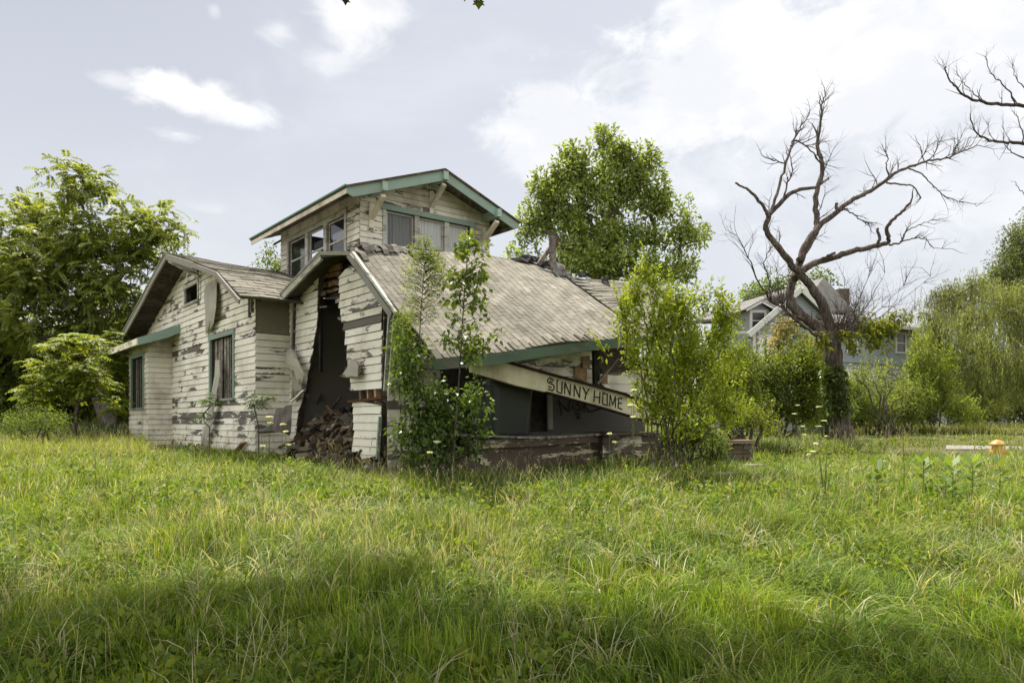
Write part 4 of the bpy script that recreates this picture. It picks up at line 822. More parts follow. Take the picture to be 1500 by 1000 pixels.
# ---------------- rubble
mb = MB(); random.seed(31)
PAL = [(.27, .20, .13), (.20, .13, .085), (.36, .31, .23), (.15, .12, .09), (.42, .38, .31), (.08, .07, .06), (.34, .26, .16), (.24, .19, .13)]
def zr(u, v): return -1.0 + 1.18 * math.exp(-((u - 7.35) / .75) ** 2) * math.exp(-((v - 13.5) / 1.5) ** 2) + .62 * math.exp(-((u - 6.75) / .55) ** 2) * math.exp(-((v - 14.9) / .8) ** 2) + .25 * math.exp(-((u - 6.2) / .9) ** 2) * math.exp(-((v - 13.6) / 1.9) ** 2)
for i in range(7000):
    u, v = random.gauss(6.9, .55), random.gauss(13.8, 1.15)
    if u < 5.85 or u > 8.2 or v < 11.9 or v > 15.8: continue
    s = random.uniform(.014, .042) * random.choice((.6, 1, 1.6)); c = random.choice(PAL); k = random.uniform(.3, 1.15)
    a = Vector((random.gauss(0, 1), random.gauss(0, 1), random.gauss(0, .4))).normalized(); b = a.orthogonal().normalized(); d = a.cross(b)
    mb.box(H(u, v, zr(u, v) + random.uniform(-.03, .06)), a * s * random.choice((1, 1.6, 2.2, 5)), b * s, d * s * random.uniform(.2, .7), (c[0] * k, c[1] * k, c[2] * k, 0)); mb.v[-8:] = [tuple(x + random.uniform(-.45, .45) * s for x in p_) for p_ in mb.v[-8:]]
RUB = m_flat('rubble_mix', (.9, .9, .9), .95, .1, 25, .5, .3)
tag(mb.build('rubble', RUB, loc=H(6.9, 13.5, -1)), 'heap of brick, plaster and splintered wood spilling from the torn side wall', 'rubble', kind='stuff')
mb = MB(); ng = 14; P = []
for j in range(ng + 1):
    for i in range(ng + 1): u, v = 5.9 + 2.4 * i / ng, 11.7 + 4.1 * j / ng; P.append(H(u, v, zr(u, v) - .03 + random.uniform(-.03, .03)))
mb.add(P, [(j * (ng + 1) + i, j * (ng + 1) + i + 1, (j + 1) * (ng + 1) + i + 1, (j + 1) * (ng + 1) + i) for j in range(ng) for i in range(ng)], (.12, .10, .08, 0)); tag(mb.build('debris', RUB, loc=H(6.9, 13.5, -1)), 'dark soil and dust under the rubble heap in the torn wall', 'debris', kind='stuff')
for k, (a, b, wd, mt, lb) in enumerate((((408, 655, 6.0), (432, 645, 6.3), .10, BWOOD, 'short brown plank at the left foot of the rubble heap'), ((457, 650, 6.2), (482, 647, 6.3), .13, BWOOD, 'squared tan timber lying across the rubble heap'), ((426, 589, 6.1), (445, 571, 6.2), .035, PAINT2, 'thin white lath leaning up at the left edge of the opening'), ((482, 598, 7.3), (520, 607, 7.2), .05, TRIM, 'pale grey lath on top of the rubble heap'), ((470, 604, 7.2), (521, 616, 7.0), .09, WOOD, 'long grey plank across the top of the rubble heap'), ((424, 652, 6.0), (466, 660, 6.1), .16, GREEN2, 'dark green painted board in the weeds below the rubble heap'), ((340, 668, 5.5), (357, 648, 5.5), .14, BWOOD, 'reddish brown board standing in grass against the gable wall'))):
    p0, p1 = H(a[2], *onU(a[0], a[1], a[2])), H(b[2], *onU(b[0], b[1], b[2])); mb = MB(); mb.beam(p0, p1, .035, wd, H(1, 0, .2) - H(0, 0, 0), n=4, wob=.004)
    tag(mb.build('loose_board', mt, loc=(p0 + p1) / 2), lb, 'board', 'loose boards around the collapsed wall')
# brick lumps and white plaster lumps at the wall foot
mb = MB()
for i in range(46): c = H(6.1 + random.gauss(0, .12), 11.75 + random.gauss(0, .35), -.98 + abs(random.gauss(0, .07))); s = random.uniform(.03, .09); a = Vector(tuple(rdir(1)[0])); b = a.orthogonal().normalized(); mb.box(c, a * s * 1.4, b * s, a.cross(b) * s * .7, random.choice([(.7, .68, .62, 0), (.22, .19, .17, 0), (.3, .22, .17, 0), (.5, .48, .43, 0)]))
tag(mb.build('plaster_debris', RUB, loc=H(6.1, 11.7, -1)), 'broken plaster and concrete lumps at the foot of the wall corner', 'debris', kind='stuff')
random.seed(77)
# ---------------- wheeled bin on the porch
BIN = m_flat('bin_plastic', (.028, .031, .032), .38, .35, 12, .1, .3); bc = H(8.18, 10.62, -.235)
bn = thing('wheeled_bin', 'dark grey plastic wheeled rubbish bin standing on the porch under the slanted beam', 'bin', bc)
def rr(cx, cy, hx, hy, r, z, n=5):
    P = []
    for sx_, sy_, a0 in ((1, 1, 0), (-1, 1, 90), (-1, -1, 180), (1, -1, 270)):
        for i in range(n + 1): a = R_(a0 + 90 * i / n); P.append((cx + sx_ * (hx - r) + r * math.cos(a), cy + sy_ * (hy - r) + r * math.sin(a), z))
    return P
def loft(mb, rings, fr, col=(1, 1, 1, 0)):
    n = len(rings[0]); P = [fr(*p) for r in rings for p in r]; fs = [(n * i + j, n * i + (j + 1) % n, n * i + n + (j + 1) % n, n * i + n + j) for i in range(len(rings) - 1) for j in range(n)]; fs += [tuple(range(n - 1, -1, -1)), tuple(n * (len(rings) - 1) + j for j in range(n))]; mb.add(P, fs, col)
fr = lambda x, y, z: H(8.18 + x * 1.22, 10.62 + y * 1.15, -.235 + z * 1.05)
mb = MB(); loft(mb, [rr(0, 0, .36, .30, .11, 0), rr(0, 0, .37, .31, .12, .03), rr(0, 0, .42, .36, .15, .80), rr(0, 0, .42, .36, .15, .82), rr(0, 0, .455, .395, .10, .825), rr(0, 0, .455, .395, .10, .88)], fr); mb.build('body', BIN, bn, smooth=False)
mb = MB(); loft(mb, [rr(0, 0, .47, .41, .12, .882), rr(0, 0, .47, .41, .12, .93), rr(0, 0, .43, .37, .14, .97), rr(0, 0, .30, .24, .14, 1.0)], fr); mb.build('lid', BIN, bn)
for s in (-1, 1):
    mb = MB(); mb.tube([fr(s * .40 - .03, .36, .10), fr(s * .40 + .03, .36, .10)], .12, 18); mb.build('wheel', BLACK, bn)
mb = MB(); mb.tube([fr(-.3, .47, .86), fr(.3, .47, .86)], .018, 8); [mb.tube([fr(s * .3, .39, .84), fr(s * .3, .47, .86)], .018, 8) for s in (-1, 1)]; mb.build('handle', BIN, bn)

# ================================================================ HYDRANT
hc = G(1461, 15.5); hy = thing('fire_hydrant', 'yellow fire hydrant sunk in the lawn by the concrete walk', 'fire hydrant', hc)
YELM = m_flat('yellow_enamel', (.62, .36, .055), .45, .5, 18, .1, .25); hz0 = 1.6 - 28 / 1080 * 15.5 - hc.z - .50
mb = MB(); z = .0; mb.lathe(hc, [(.0, -.02), (.15, -.02), (.15, .03), (.105, .04), (.105, .42 + hz0), (.135, .43 + hz0)], 24); mb.build('barrel', YELM, hy, smooth=False)
mb = MB(); mb.lathe(hc + Vector((0, 0, hz0)), [(.15, .425), (.152, .44), (.15, .452), (.128, .455), (.12, .475), (.10, .497), (.07, .513), (.045, .52), (.045, .535), (.0, .535)], 24); bo = mb.build('bonnet', YELM, hy, smooth=True)
mb = MB(); mb.lathe(hc + Vector((0, 0, hz0)), [(.028, .535), (.026, .57), (0, .57)], 5, (.7, .6, .5, 0)); mb.build('operating_nut', YELM, bo)
for s in (-1, 1):
    mb = MB(); mb.tube([hc + Vector((s * .09, 0, .27 + hz0)), hc + Vector((s * .155, 0, .27 + hz0))], .05, 12); mb.tube([hc + Vector((s * .155, 0, .27 + hz0)), hc + Vector((s * .18, 0, .27 + hz0))], .06, 6); mb.build('side_outlet', YELM, hy)
# ================================================================ GREY HOUSE AND GARAGE BEHIND
P1 = Vector((.4250 * 35, 35, 0)); P2 = Vector(((1343 - 750) / FPX * 38.2, 38.2, 0)); E1 = (P2 - P1); L1 = E1.length; E1.normalize(); N1 = Vector((E1.y, -E1.x, 0))
def GF(s, z, o=0.0): p = P1 + E1 * s + N1 * o; return Vector((p.x, p.y, EZ + z))
gh = thing('grey_house', 'two storey blue grey clapboard house with hip roof and dormer behind the dead tree', 'house', GF(4, -.6))
def sidingm(name, col, expo=.13):
    m, t = newmat(name); g = t.new('ShaderNodeNewGeometry'); s = t.new('ShaderNodeSeparateXYZ'); t.l.new(g.outputs['Position'], s.inputs[0]); f = t.math('FRACT', t.math('DIVIDE', s.outputs[2], expo))
    n = t.noise(g.outputs['Position'], 1.2, 4); n2 = t.noise(t.scale(g.outputs['Position'], 1, 1, 8), 2.5, 4)
    c = t.mix(t.smooth(n2, .45, .75), col, tuple(x * .7 for x in col)); c = t.mix(t.smooth(f, .10, .0), c, tuple(x * .35 for x in col)); finish(t, c, .8, .2, f, .6, .02); return m
GSID = sidingm('grey_siding', (.31, .345, .37)); GWH = m_flat('white_trim', (.66, .66, .62), .7); GRF = m_tab('grey_roof', (.19, .18, .17), (.26, .25, .235)); DK = m_flat('dark_room', (.02, .02, .022), .3, .6)
def wallq(mb, P, s0, s1, z0, z1, th=.2): mb.prism([P(s0, z0), P(s1, z0), P(s1, z1), P(s0, z1)], P(0, 0, -th) - P(0, 0, 0))
def fx(px):                       # distance along the facade for an image column
    d = Vector(((px - 750) / FPX, 1, 0)); den = d.x * E1.y - d.y * E1.x; t_ = (P1.x * E1.y - P1.y * E1.x) / den; return (d * t_ - P1).dot(E1), t_
def win(P, s0, s1, z0, z1, parent, blind=False):
    mb = MB(); tr = .09
    for a in ((s0 - tr, s0, z0, z1), (s1, s1 + tr, z0, z1), (s0 - tr, s1 + tr, z1, z1 + tr), (s0 - tr * 1.3, s1 + tr * 1.3, z0 - tr, z0)): mb.prism([P(a[0], a[2], .05), P(a[1], a[2], .05), P(a[1], a[3], .05), P(a[0], a[3], .05)], P(0, 0, -.05) - P(0, 0, 0))
    zm = (z0 + z1) / 2; mb.prism([P(s0, zm - .03, .03), P(s1, zm - .03, .03), P(s1, zm + .03, .03), P(s0, zm + .03, .03)], P(0, 0, -.02) - P(0, 0, 0))
    w_ = mb.build('window', GWH, parent); mb = MB(); mb.prism([P(s0, z0, .01), P(s1, z0, .01), P(s1, z1, .01), P(s0, z1, .01)], P(0, 0, -.008) - P(0, 0, 0)); mb.build('pane', DK if not blind else CURT, w_)
mb = MB(); wallq(mb, GF, 0, L1, -.7, 4.85); Q = lambda s, z, o=0.0: GF(L1, z) - N1 * s + E1 * o
wallq(mb, Q, 0, 7.5, -.7, 4.85); Q2 = lambda s, z, o=0.0: GF(0, z) - N1 * (7.5 - s) - E1 * o; wallq(mb, Q2, 0, 7.5, -.7, 4.85); mb.build('wall', GSID, gh)
mb = MB(); zb = (618 - 531) / FPX * 36.5; mb.prism([GF(0, zb - .05, .06), GF(L1, zb - .05, .06), GF(L1, zb + .06, .06), GF(0, zb + .06, .06)], N1 * -.055); mb.prism([GF(L1 - .1, -.6, .05), GF(L1 + .02, -.6, .05), GF(L1 + .02, 4.8, .05), GF(L1 - .1, 4.8, .05)], N1 * -.05, (.6, .65, .7, 0)); mb.build('belt_course', m_flat('belt_trim', (.33, .36, .38)), gh)
for x0, x1, y0, y1, bl in ((1241, 1254, 489, 514, 0), (1313, 1325, 489, 515, 0), (1235, 1245, 543, 556, 1), (1270, 1283, 546, 557, 1), (1311, 1322, 546, 557, 0), (1325, 1333, 546, 557, 0)):
    s0, t0 = fx(x0); s1, _ = fx(x1); win(GF, s0, s1, (HZ - y1) / FPX * t0, (HZ - y0) / FPX * t0, gh, bl)
def roofq(mb, pts, th=.12, col=(1, 1, 1, 0)): mb.prism(pts, (0, 0, -th), col)
ov = .45; ez = 4.80; rz = 6.45; mb = MB(); A = GF(-.2, ez, ov); B = GF(L1 + ov, ez, ov); C = GF(L1 + ov, ez, -7.9); D = GF(-.2, ez, -7.9); Ra = GF(0, rz, -3.7); Rb = GF(L1 - 2.6, rz - .25, -3.7)
roofq(mb, [A, B, Rb, Ra]); roofq(mb, [B, C, Rb]); roofq(mb, [C, D, Ra, Rb]); ap = at(1207, 406, 39.0); c1 = GF(-.8, 5.3, -1.0); c2 = GF(4.6, 5.9, -2.0); c3 = GF(4.6, 5.9, -6.5); c4 = GF(-3.6, 5.3, -6.5)
roofq(mb, [c1, c2, ap]); roofq(mb, [c2, c3, ap]); roofq(mb, [c3, c4, ap]); roofq(mb, [c4, c1, ap]); mb.build('roof', GRF, gh)
mb = MB(); mb.beam(GF(-.2, ez - .08, ov + .02), GF(L1 + ov, ez - .08, ov + .02), .1, .14); mb.beam(GF(L1 + ov, ez - .08, ov), GF(L1 + ov, ez - .08, -7.9), .1, .14); mb.build('gutter', GWH, gh)
mb = MB(); mb.box(at(1233, 436, 40.5), (.3, 0, 0), (0, .3, 0), (0, 0, .45)); mb.build('chimney', BRK, gh)
# gable wing with dormer
W0 = Vector(((1103 - 750) / FPX * 34.6, 34.6, 0)); W1 = Vector(((1232 - 750) / FPX * 35.6, 35.6, 0)); E2 = (W1 - W0); L2 = E2.length; E2.normalize(); N2 = Vector((E2.y, -E2.x, 0))
def GW(s, z, o=0.0): p = W0 + E2 * s + N2 * o; return Vector((p.x, p.y, EZ + z))
az_ = (618 - 424) / FPX * 35; e2z = (618 - 487) / FPX * 34.6
mb = MB(); mb.prism([GW(0, -.7), GW(L2, -.7), GW(L2, e2z), GW(L2 / 2, az_ - .1), GW(0, e2z)], N2 * -.2); B2 = Vector((-.62, .78, 0)); Lw = lambda s, z: GW(0, z) + B2 * s
mb.prism([Lw(0, -.7), Lw(1.35, -.7), Lw(1.35, e2z), Lw(0, e2z)], E2 * .2); mb.build('wing_wall', GSID, gh)
mb = MB(); ovx = .3; B3 = Vector((.12, .99, 0)); bk = B3 * 6
def eq(s, z): return GW(s, z, ovx)
roofq(mb, [eq(-.35, e2z - .12), eq(L2 / 2, az_ + .05), eq(L2 / 2, az_ + .05) + bk, eq(-.35, e2z - .12) + bk * .9], .1); roofq(mb, [eq(L2 / 2, az_ + .05), eq(L2 + .35, e2z - .12), eq(L2 + .35, e2z - .12) - N2 * 3, eq(L2 / 2, az_ + .05) - N2 * 3], .1); mb.build('wing_roof', GRF, gh)
mb = MB()
for s0, z0, s1, z1 in ((-.4, e2z - .16, L2 / 2, az_ + .0), (L2 / 2, az_, L2 + .4, e2z - .16)): mb.beam(GW(s0, z0, ovx + .03), GW(s1, z1, ovx + .03), .05, .26)
mb.beam(at(1077, 487, 36.15), at(1112, 486, 34.6), .1, .13); mb.prism([GW(-.02, -.5, .05), GW(.13, -.5, .05), GW(.13, e2z, .05), GW(-.02, e2z, .05)], N2 * -.05); mb.build('rake_board', GWH, gh)
win(GW, .35, 1.2, 2.7, 4.0, gh, True); win(GW, L2 / 2 - .35, L2 / 2 + .15, 4.7, 5.2, gh)
dm0 = at(1098, 483, 35.2); dmw = MB(); DX = Vector((1, .12, 0)).normalized(); DY = Vector((-.12, 1, 0)); DP = lambda s, z, o=0.0: dm0 + DX * s - DY * o + Vector((0, 0, z))
dmw.prism([DP(0, -.2), DP(1.0, -.2), DP(1.0, .95), DP(.5, 1.3), DP(0, .95)], DY * 2.0); dd = dmw.build('dormer', GSID, gh)
mb = MB(); 
for a in ((.0, .12, .0, .95), (.72, .84, .0, .95), (.12, .72, .82, .95), (.12, .72, -.02, .1), (.12, .72, .42, .46)): mb.prism([DP(a[0], a[2], .05), DP(a[1], a[2], .05), DP(a[1], a[3], .05), DP(a[0], a[3], .05)], DY * .05)
mb.beam(DP(-.32, .92, .3), DP(.48, 1.34, .3), .05, .17); mb.beam(DP(1.3, .92, .3), DP(.48, 1.34, .3), .05, .17); mb.build('dormer_trim', GWH, dd)
mb = MB(); mb.prism([DP(.12, .1, .02), DP(.72, .1, .02), DP(.72, .82, .02), DP(.12, .82, .02)], DY * .01); mb.build('dormer_pane', DK, dd)
mb = MB(); roofq(mb, [DP(-.36, .95, .34), DP(.48, 1.42, .34), DP(.48, 1.42, -2.2), DP(-.36, .95, -2.2)], .05); roofq(mb, [DP(.48, 1.42, .34), DP(1.34, .95, .34), DP(1.34, .95, -2.2), DP(.48, 1.42, -2.2)], .05); mb.build('dormer_roof', GRF, dd)
mb = MB(); qa, qb = at(1078, 486, 36.2), at(1112, 485, 34.7); roofq(mb, [qa, qb, qb + Vector((.6, 2.2, 1.0)), qa + Vector((.6, 2.2, 1.0))], .12); a = at(1062, 528, 34); b = at(1092, 530, 33); roofq(mb, [a, b, b + Vector((-1.2, 2, .35)), a + Vector((-1.2, 2, .35))], .08, (2, 2, 1.9, 0)); mb.build('porch_roof', GRF, gh)
# low garage beyond the willow
g0 = G(1395, 42); ga = thing('garage', 'low grey garage half hidden behind the weeping willow', 'garage', g0)
mb = MB(); x0, x1 = at(1396, 600, 42).x, at(1475, 600, 42).x; zt = EZ + (618 - 576) / FPX * 42; mb.box(((x0 + x1) / 2, 43.5, (zt + g0.z) / 2), ((x1 - x0) / 2, 0, 0), (0, 1.5, 0), (0, 0, (zt - g0.z) / 2)); mb.build('wall', GSID, ga)
mb = MB(); mb.prism([(x0 - .3, 41.7, zt), (x1 + .3, 41.7, zt), (x1 + .3, 43.5, zt + .55), (x0 - .3, 43.5, zt + .55)], (0, 0, .08)); mb.prism([(x0 - .3, 45.3, zt), (x1 + .3, 45.3, zt), (x1 + .3, 43.5, zt + .55), (x0 - .3, 43.5, zt + .55)], (0, 0, .08)); mb.build('roof', GRF, ga)

# ================================================================ VEGETATION
def lobes3(L, Y, dep=1.0):        # image-space lobes -> ellipsoids at their own depth
    out = []
    for q in L:
        px, py, rx, ry = q[:4]; yy = Y + (q[4] if len(q) > 4 else 0); out.append((np.array([(px - 750) / FPX * yy, yy, EZ + (HZ - py) / FPX * yy]), np.array([rx / FPX * yy, (rx + ry) / 2 / FPX * yy * dep, ry / FPX * yy])))
    return out
def sample(lobes, n, shell=.45):
    vol = np.array([np.prod(r) ** .8 for _, r in lobes]); k = rng.choice(len(lobes), n, p=vol / vol.sum()); d = rdir(n); r = rng.random(n) ** shell
    return np.array([lobes[i][0] for i in k]) + d * r[:, None] * np.array([lobes[i][1] for i in k])
def skeleton(trunk, targets, step=.5, wob=.06, up=.0):
    """trunk: list of points; targets (n,3): join each to the nearest grown node -> nodes, parents, target node ids"""
    N = [np.array(p, float) for p in trunk]; par = [-1] + list(range(len(trunk) - 1)); top = N[-1]; A = np.zeros((len(targets) * 12 + len(N) + 10, 3)); A[:len(N)] = N; cnt = len(N); tid = []
    order = np.argsort(np.linalg.norm(targets - top, axis=1)); depth = list(range(len(N))); lowest = max(1, int(len(N) * .35)) if len(N) > 2 else 0
    for ti in order:
        t_ = targets[ti]; D = np.linalg.norm(A[lowest:cnt] - t_, axis=1) + .9 * np.maximum(0, A[lowest:cnt, 2] - t_[2]); j = int(np.argmin(D)) + lowest; a = A[j].copy(); d = np.linalg.norm(t_ - a); n = max(1, min(10, int(d / step))); prev = j
        for k in range(1, n + 1):
            f = k / n; p = a + (t_ - a) * f; p[2] += up * d * math.sin(math.pi * f)
            if k < n: p = p + rng.normal(0, wob * step, 3)
            A[cnt] = p; par.append(prev); prev = cnt; cnt += 1
            if cnt >= len(A) - 12: break
        tid.append(prev)
        if cnt >= len(A) - 12: break
    return A[:cnt], par, tid
def limbs(mb, N, par, rb, rt, minr=0.0, exp=None):
    n = len(par); c = np.zeros(n); 
    kids = [[] for _ in range(n)]
    for i in range(1, n): kids[par[i]].append(i)
    for i in range(n - 1, -1, -1): c[i] = max(1, sum(c[k] for k in kids[i]))
    ex = math.log(rb / rt) / math.log(max(2, c[0])); r = rt * c ** ex
    st = [0]
    while st:
        i = st.pop(); ch = [par[i]] if par[i] >= 0 else []; ch.append(i); k = i
        while kids[k]:
            m_ = max(kids[k], key=lambda q: c[q]); st += [q for q in kids[k] if q != m_]; ch.append(m_); k = m_
        rr_ = [r[q] for q in ch]; 
        if par[i] >= 0: rr_[0] = min(rr_[0], rr_[1] * 1.15)
        if rr_[0] < minr or len(ch) < 2: continue
        mb.tube([N[q] for q in ch], rr_, 9 if rr_[0] > .12 else 6 if rr_[0] > .04 else 4 if rr_[0] > .012 else 3, cap=False)
    return r
class Leaves:
    def __init__(s): s.V, s.F, s.C, s.o = [], [], [], 0
    def add(s, r): s.V.append(r[0]); s.F.append(r[1] + s.o); s.C.append(r[2]); s.o += len(r[0])
    def build(s, name, mat, parent): return np_obj(name, np.concatenate(s.V), np.concatenate(s.F), mat, parent, col=np.concatenate(s.C))
def tufts(LV, tips, per, rad, L, W, base, var=.35, yel=.15, hot=None, hotp=0, up=.7, flat=1.0, clump=.25, dr=.15):
    n = len(tips) * per; C0 = np.repeat(tips, per, 0); off_ = rdir(n) * (rng.random((n, 1)) ** .5) * rad; off_[:, 2] *= flat; P = C0 + off_
    ax = off_ / (np.linalg.norm(off_, axis=1, keepdims=True) + 1e-6) + rdir(n) * .7; cl = np.repeat(1 + rng.normal(0, clump, (len(tips), 1)), per, 0).clip(.45, 1.7)
    LV.add(leafq(P, ax, rdir(n, up), L * (.6 + .7 * rng.random(n)), W * (.6 + .7 * rng.random(n)), gcolor(n, base, var, yel, hot, hotp) * cl, .22, dr))
def sprays(LV, mb, tips, n, ln, L, W, base, cz, upb=1.0, dens=.035, r=.004, yel=.2, droop=.2):
    """long leafy shoots growing out and up from the outer twigs"""
    k = rng.choice(len(tips), n, p=None); P, A = [], []; c = tips.mean(0); c[2] = cz
    for t_ in tips[k]:
        d = (t_ - c) / (np.linalg.norm(t_ - c) + 1e-6); d = d * .8 + np.array([0, 0, upb]) + rng.normal(0, .35, 3); d /= np.linalg.norm(d); l_ = ln * rng.uniform(.4, 1.2); st = max(3, int(l_ / dens)); q = t_.copy(); pts = [q.copy()]
        for j in range(st):
            d = d + np.array([0, 0, -droop * dens]) + rng.normal(0, .03, 3); d /= np.linalg.norm(d); q = q + d * (l_ / st)
            s = np.cross(d, [0, 0, 1.0]); s = s / (np.linalg.norm(s) + 1e-6) * (1 if j % 2 else -1)
            for _ in range(2): P.append(q + rng.normal(0, .01, 3)); A.append(s * rng.uniform(.4, 1) + d * .6 + rng.normal(0, .3, 3))
            if j % 3 == 2: pts.append(q.copy())
        if mb is not None: mb.tube(pts, [r * (1 - .7 * i / len(pts)) for i in range(len(pts))], 3, cap=False)
    P, A = np.array(P), np.array(A); n_ = len(P); LV.add(leafq(P, A, rdir(n_, 1.0), L * (.6 + .6 * rng.random(n_)), W * (.6 + .6 * rng.random(n_)), gcolor(n_, base, .3, yel), .2, .1))
def tree(name, label, cat, px, Y, lobes, ntar, rb, per, rad, L, W, base, group=None, trunkh=.35, bark=BARK, parts=('trunk', 'crown'), step=.6, lean=0, shell=.5, minr=0, stems=1, rt=.008, mat=LEAF, zfloor=.05, spray=None, **kw):
    b = G(px, Y); root = thing(name, label, cat, b, group); T_ = sample(lobes, ntar, shell); T_ = T_[T_[:, 2] > gz(T_[:, 0], T_[:, 1]) + zfloor]; cen = T_.mean(0); mb = MB(); tips = []
    sid = rng.integers(0, stems, len(T_)) if stems > 1 else np.zeros(len(T_), int)
    if stems > 1:
        ang = np.arctan2(T_[:, 0] - b.x, T_[:, 2] - b.z); sid = np.clip(((np.argsort(np.argsort(ang))) * stems // len(ang)), 0, stems - 1)
    for s in range(stems):
        Ts = T_[sid == s]
        if len(Ts) < 2: continue
        c = Ts.mean(0); top = np.array(b) + (c - np.array(b)) * (trunkh if stems == 1 else .45); top = top + (0 if stems > 1 else 1) * np.array([lean, 0, 0]); b0 = np.array(b) + (np.array([rng.normal(0, .12), rng.normal(0, .12), -.05]) if stems > 1 else np.array([0, 0, -.1]))
        tr = [b0 + (top - b0) * f + (rng.normal(0, .03, 3) * (0 < f < 1)) for f in np.linspace(0, 1, 6)]
        N, par, tid = skeleton(tr, Ts, step); limbs(mb, N, par, rb * (1 if stems == 1 else .8), rt, minr); tips.append(N[tid])
    tips = np.concatenate(tips); LV = Leaves(); tufts(LV, tips, per, rad, L, W, base, **kw)
    if spray: sprays(LV, mb, tips, spray[0], spray[1], L, W, base, b.z + spray[2], dens=spray[3], r=rt)
    mb.build(parts[0], bark, root, smooth=True); LV.build(parts[1], mat, root); return root, tips
def fronds(LV, tips, per, length, pairs, leafL, leafW, base, up=.35, yel=.3, hot=None, hotp=0, lift=.6):
    ntip = len(tips)
    n = len(tips) * per; P0 = np.repeat(tips, per, 0) + rng.normal(0, .04 + .14 * (ntip > 300), (n, 3)); a = rng.random(n) * 6.283; el_ = rng.normal(up, .25 + .35 * (ntip > 300), n); D = np.stack([np.cos(a) * np.cos(el_), np.sin(a) * np.cos(el_), np.sin(el_)], -1); Ls = length * (.6 + .6 * rng.random(n))
    S = np.stack([-np.sin(a), np.cos(a), np.zeros(n)], -1); cl = gcolor(n, base, .25, yel, hot, hotp)
    for k in range(pairs):
        f = .22 + .78 * (k + .5) / pairs; q = P0 + D * (Ls * f)[:, None]; q[:, 2] -= Ls * .42 * f ** 2; T_ = D.copy(); T_[:, 2] -= .85 * f; sc = 1 - .45 * abs(f - .5)
        for sg in (-1, 1):
            ax = S * sg + T_ * .45 + np.array([0, 0, -.22]) + rng.normal(0, .10, (n, 3)); Nn = np.cross(T_, S); Nn = Nn * np.sign(Nn[:, 2:3] + 1e-9) + rng.normal(0, .15, (n, 3))
            LV.add(leafq(q, ax, Nn, leafL * sc * (.8 + .4 * rng.random(n)), leafW * sc, cl * (.85 + .3 * rng.random((n, 1))), .15, .15))
# -- tree of heaven at the left, with young ones below
def ailanthus(name, label, px, Y, lobes, ntar, rb, per, ln, pairs, lf, base, group=None, trunkh=.4, hot=None, hotp=0, **k):
    b = G(px, Y); root = thing(name, label, 'tree', b, group); T_ = sample(lobes, ntar, .45); T_ = T_[T_[:, 2] > gz(T_[:, 0], T_[:, 1]) + .3]; top = np.array(b) + (T_.mean(0) - np.array(b)) * trunkh; tr = [np.array(b) + (top - np.array(b)) * f - np.array([0, 0, .1]) * (f == 0) for f in np.linspace(0, 1, 5)]
    N, par, tid = skeleton(tr, T_, .7); mb = MB(); limbs(mb, N, par, rb, .012); mb.build('trunk', BARK, root, smooth=True); LV = Leaves(); fronds(LV, N[tid], per, ln, pairs, lf, lf * .36, base, hot=hot, hotp=hotp, **k); LV.build('crown', LEAF, root)
ailanthus('tree_of_heaven', 'tall spreading tree with long feathery leaves rising left of the bungalow', 165, 27, lobes3([(115, 275, 50, 40, 0), (40, 325, 55, 45, 1), (215, 325, 55, 42, -.5), (120, 350, 80, 40, 0), (265, 350, 22, 18, -.5), (60, 400, 85, 55, 0), (165, 410, 80, 55, 0), (225, 385, 45, 35, .5), (0, 420, 60, 80, 1), (60, 470, 80, 50, 0), (150, 480, 70, 50, 1), (20, 530, 60, 60, 1.5), (130, 540, 80, 50, 2), (200, 450, 35, 40, 1)], 27), 600, .26, 9, .70, 9, .17, (.165, .215, .048), hot=(.30, .34, .10), hotp=.10, yel=.12, trunkh=.42)
ailanthus('young_tree_of_heaven', 'bright green young feathery tree in front of the dark thicket by the bay', 108, 20.5, lobes3([(108, 510, 32, 26, 0), (125, 545, 38, 28, 0), (95, 560, 36, 28, 0), (150, 575, 30, 25, 0)], 20.5), 34, .05, 8, .65, 9, .15, (.17, .23, .03), 'young feathery trees', trunkh=.6)
ailanthus('young_tree_of_heaven', 'small feathery tree leaning left of the tallest young one', 62, 20.0, lobes3([(60, 545, 26, 22, 0), (50, 580, 24, 20, 0)], 20), 16, .04, 8, .55, 9, .13, (.16, .22, .03), 'young feathery trees', trunkh=.6)
ailanthus('young_tree_of_heaven', 'young feathery tree crowding the bungalow bay window', 172, 23.2, lobes3([(165, 520, 26, 36, 0), (175, 570, 22, 40, 0)], 23.2), 36, .05, 7, .55, 8, .13, (.13, .19, .028), 'young feathery trees', trunkh=.5)
tree('leafy_shrub', 'fine leaved light green shrub in tall grass at the far left', 'shrub', 60, 18.5, lobes3([(50, 612, 34, 22), (85, 618, 22, 22), (20, 625, 25, 20)], 18.5), 110, .03, 34, .17, .06, .018, (.13, .20, .035), stems=5, zfloor=.1)
for px, Y, lb, lo in ((10, 29, 'dark dense thicket at the far left edge of the yard', [(5, 550, 50, 70), (-30, 520, 50, 90), (30, 600, 50, 35), (40, 520, 40, 40), (60, 585, 40, 45)]), (95, 31, 'dark shady thicket behind the young feathery trees', [(90, 560, 60, 60), (120, 600, 50, 35), (70, 520, 50, 40)]), (175, 30, 'dark thicket filling the gap beside the bungalow bay', [(165, 560, 45, 60), (190, 590, 35, 40), (180, 510, 40, 40)])):
    tree('thicket', lb, 'shrub', px, Y, lobes3(lo, Y), 420, .06, 50, .42, .17, .09, (.10, .15, .035), 'dark thickets along the left yard edge', stems=4, zfloor=.1)
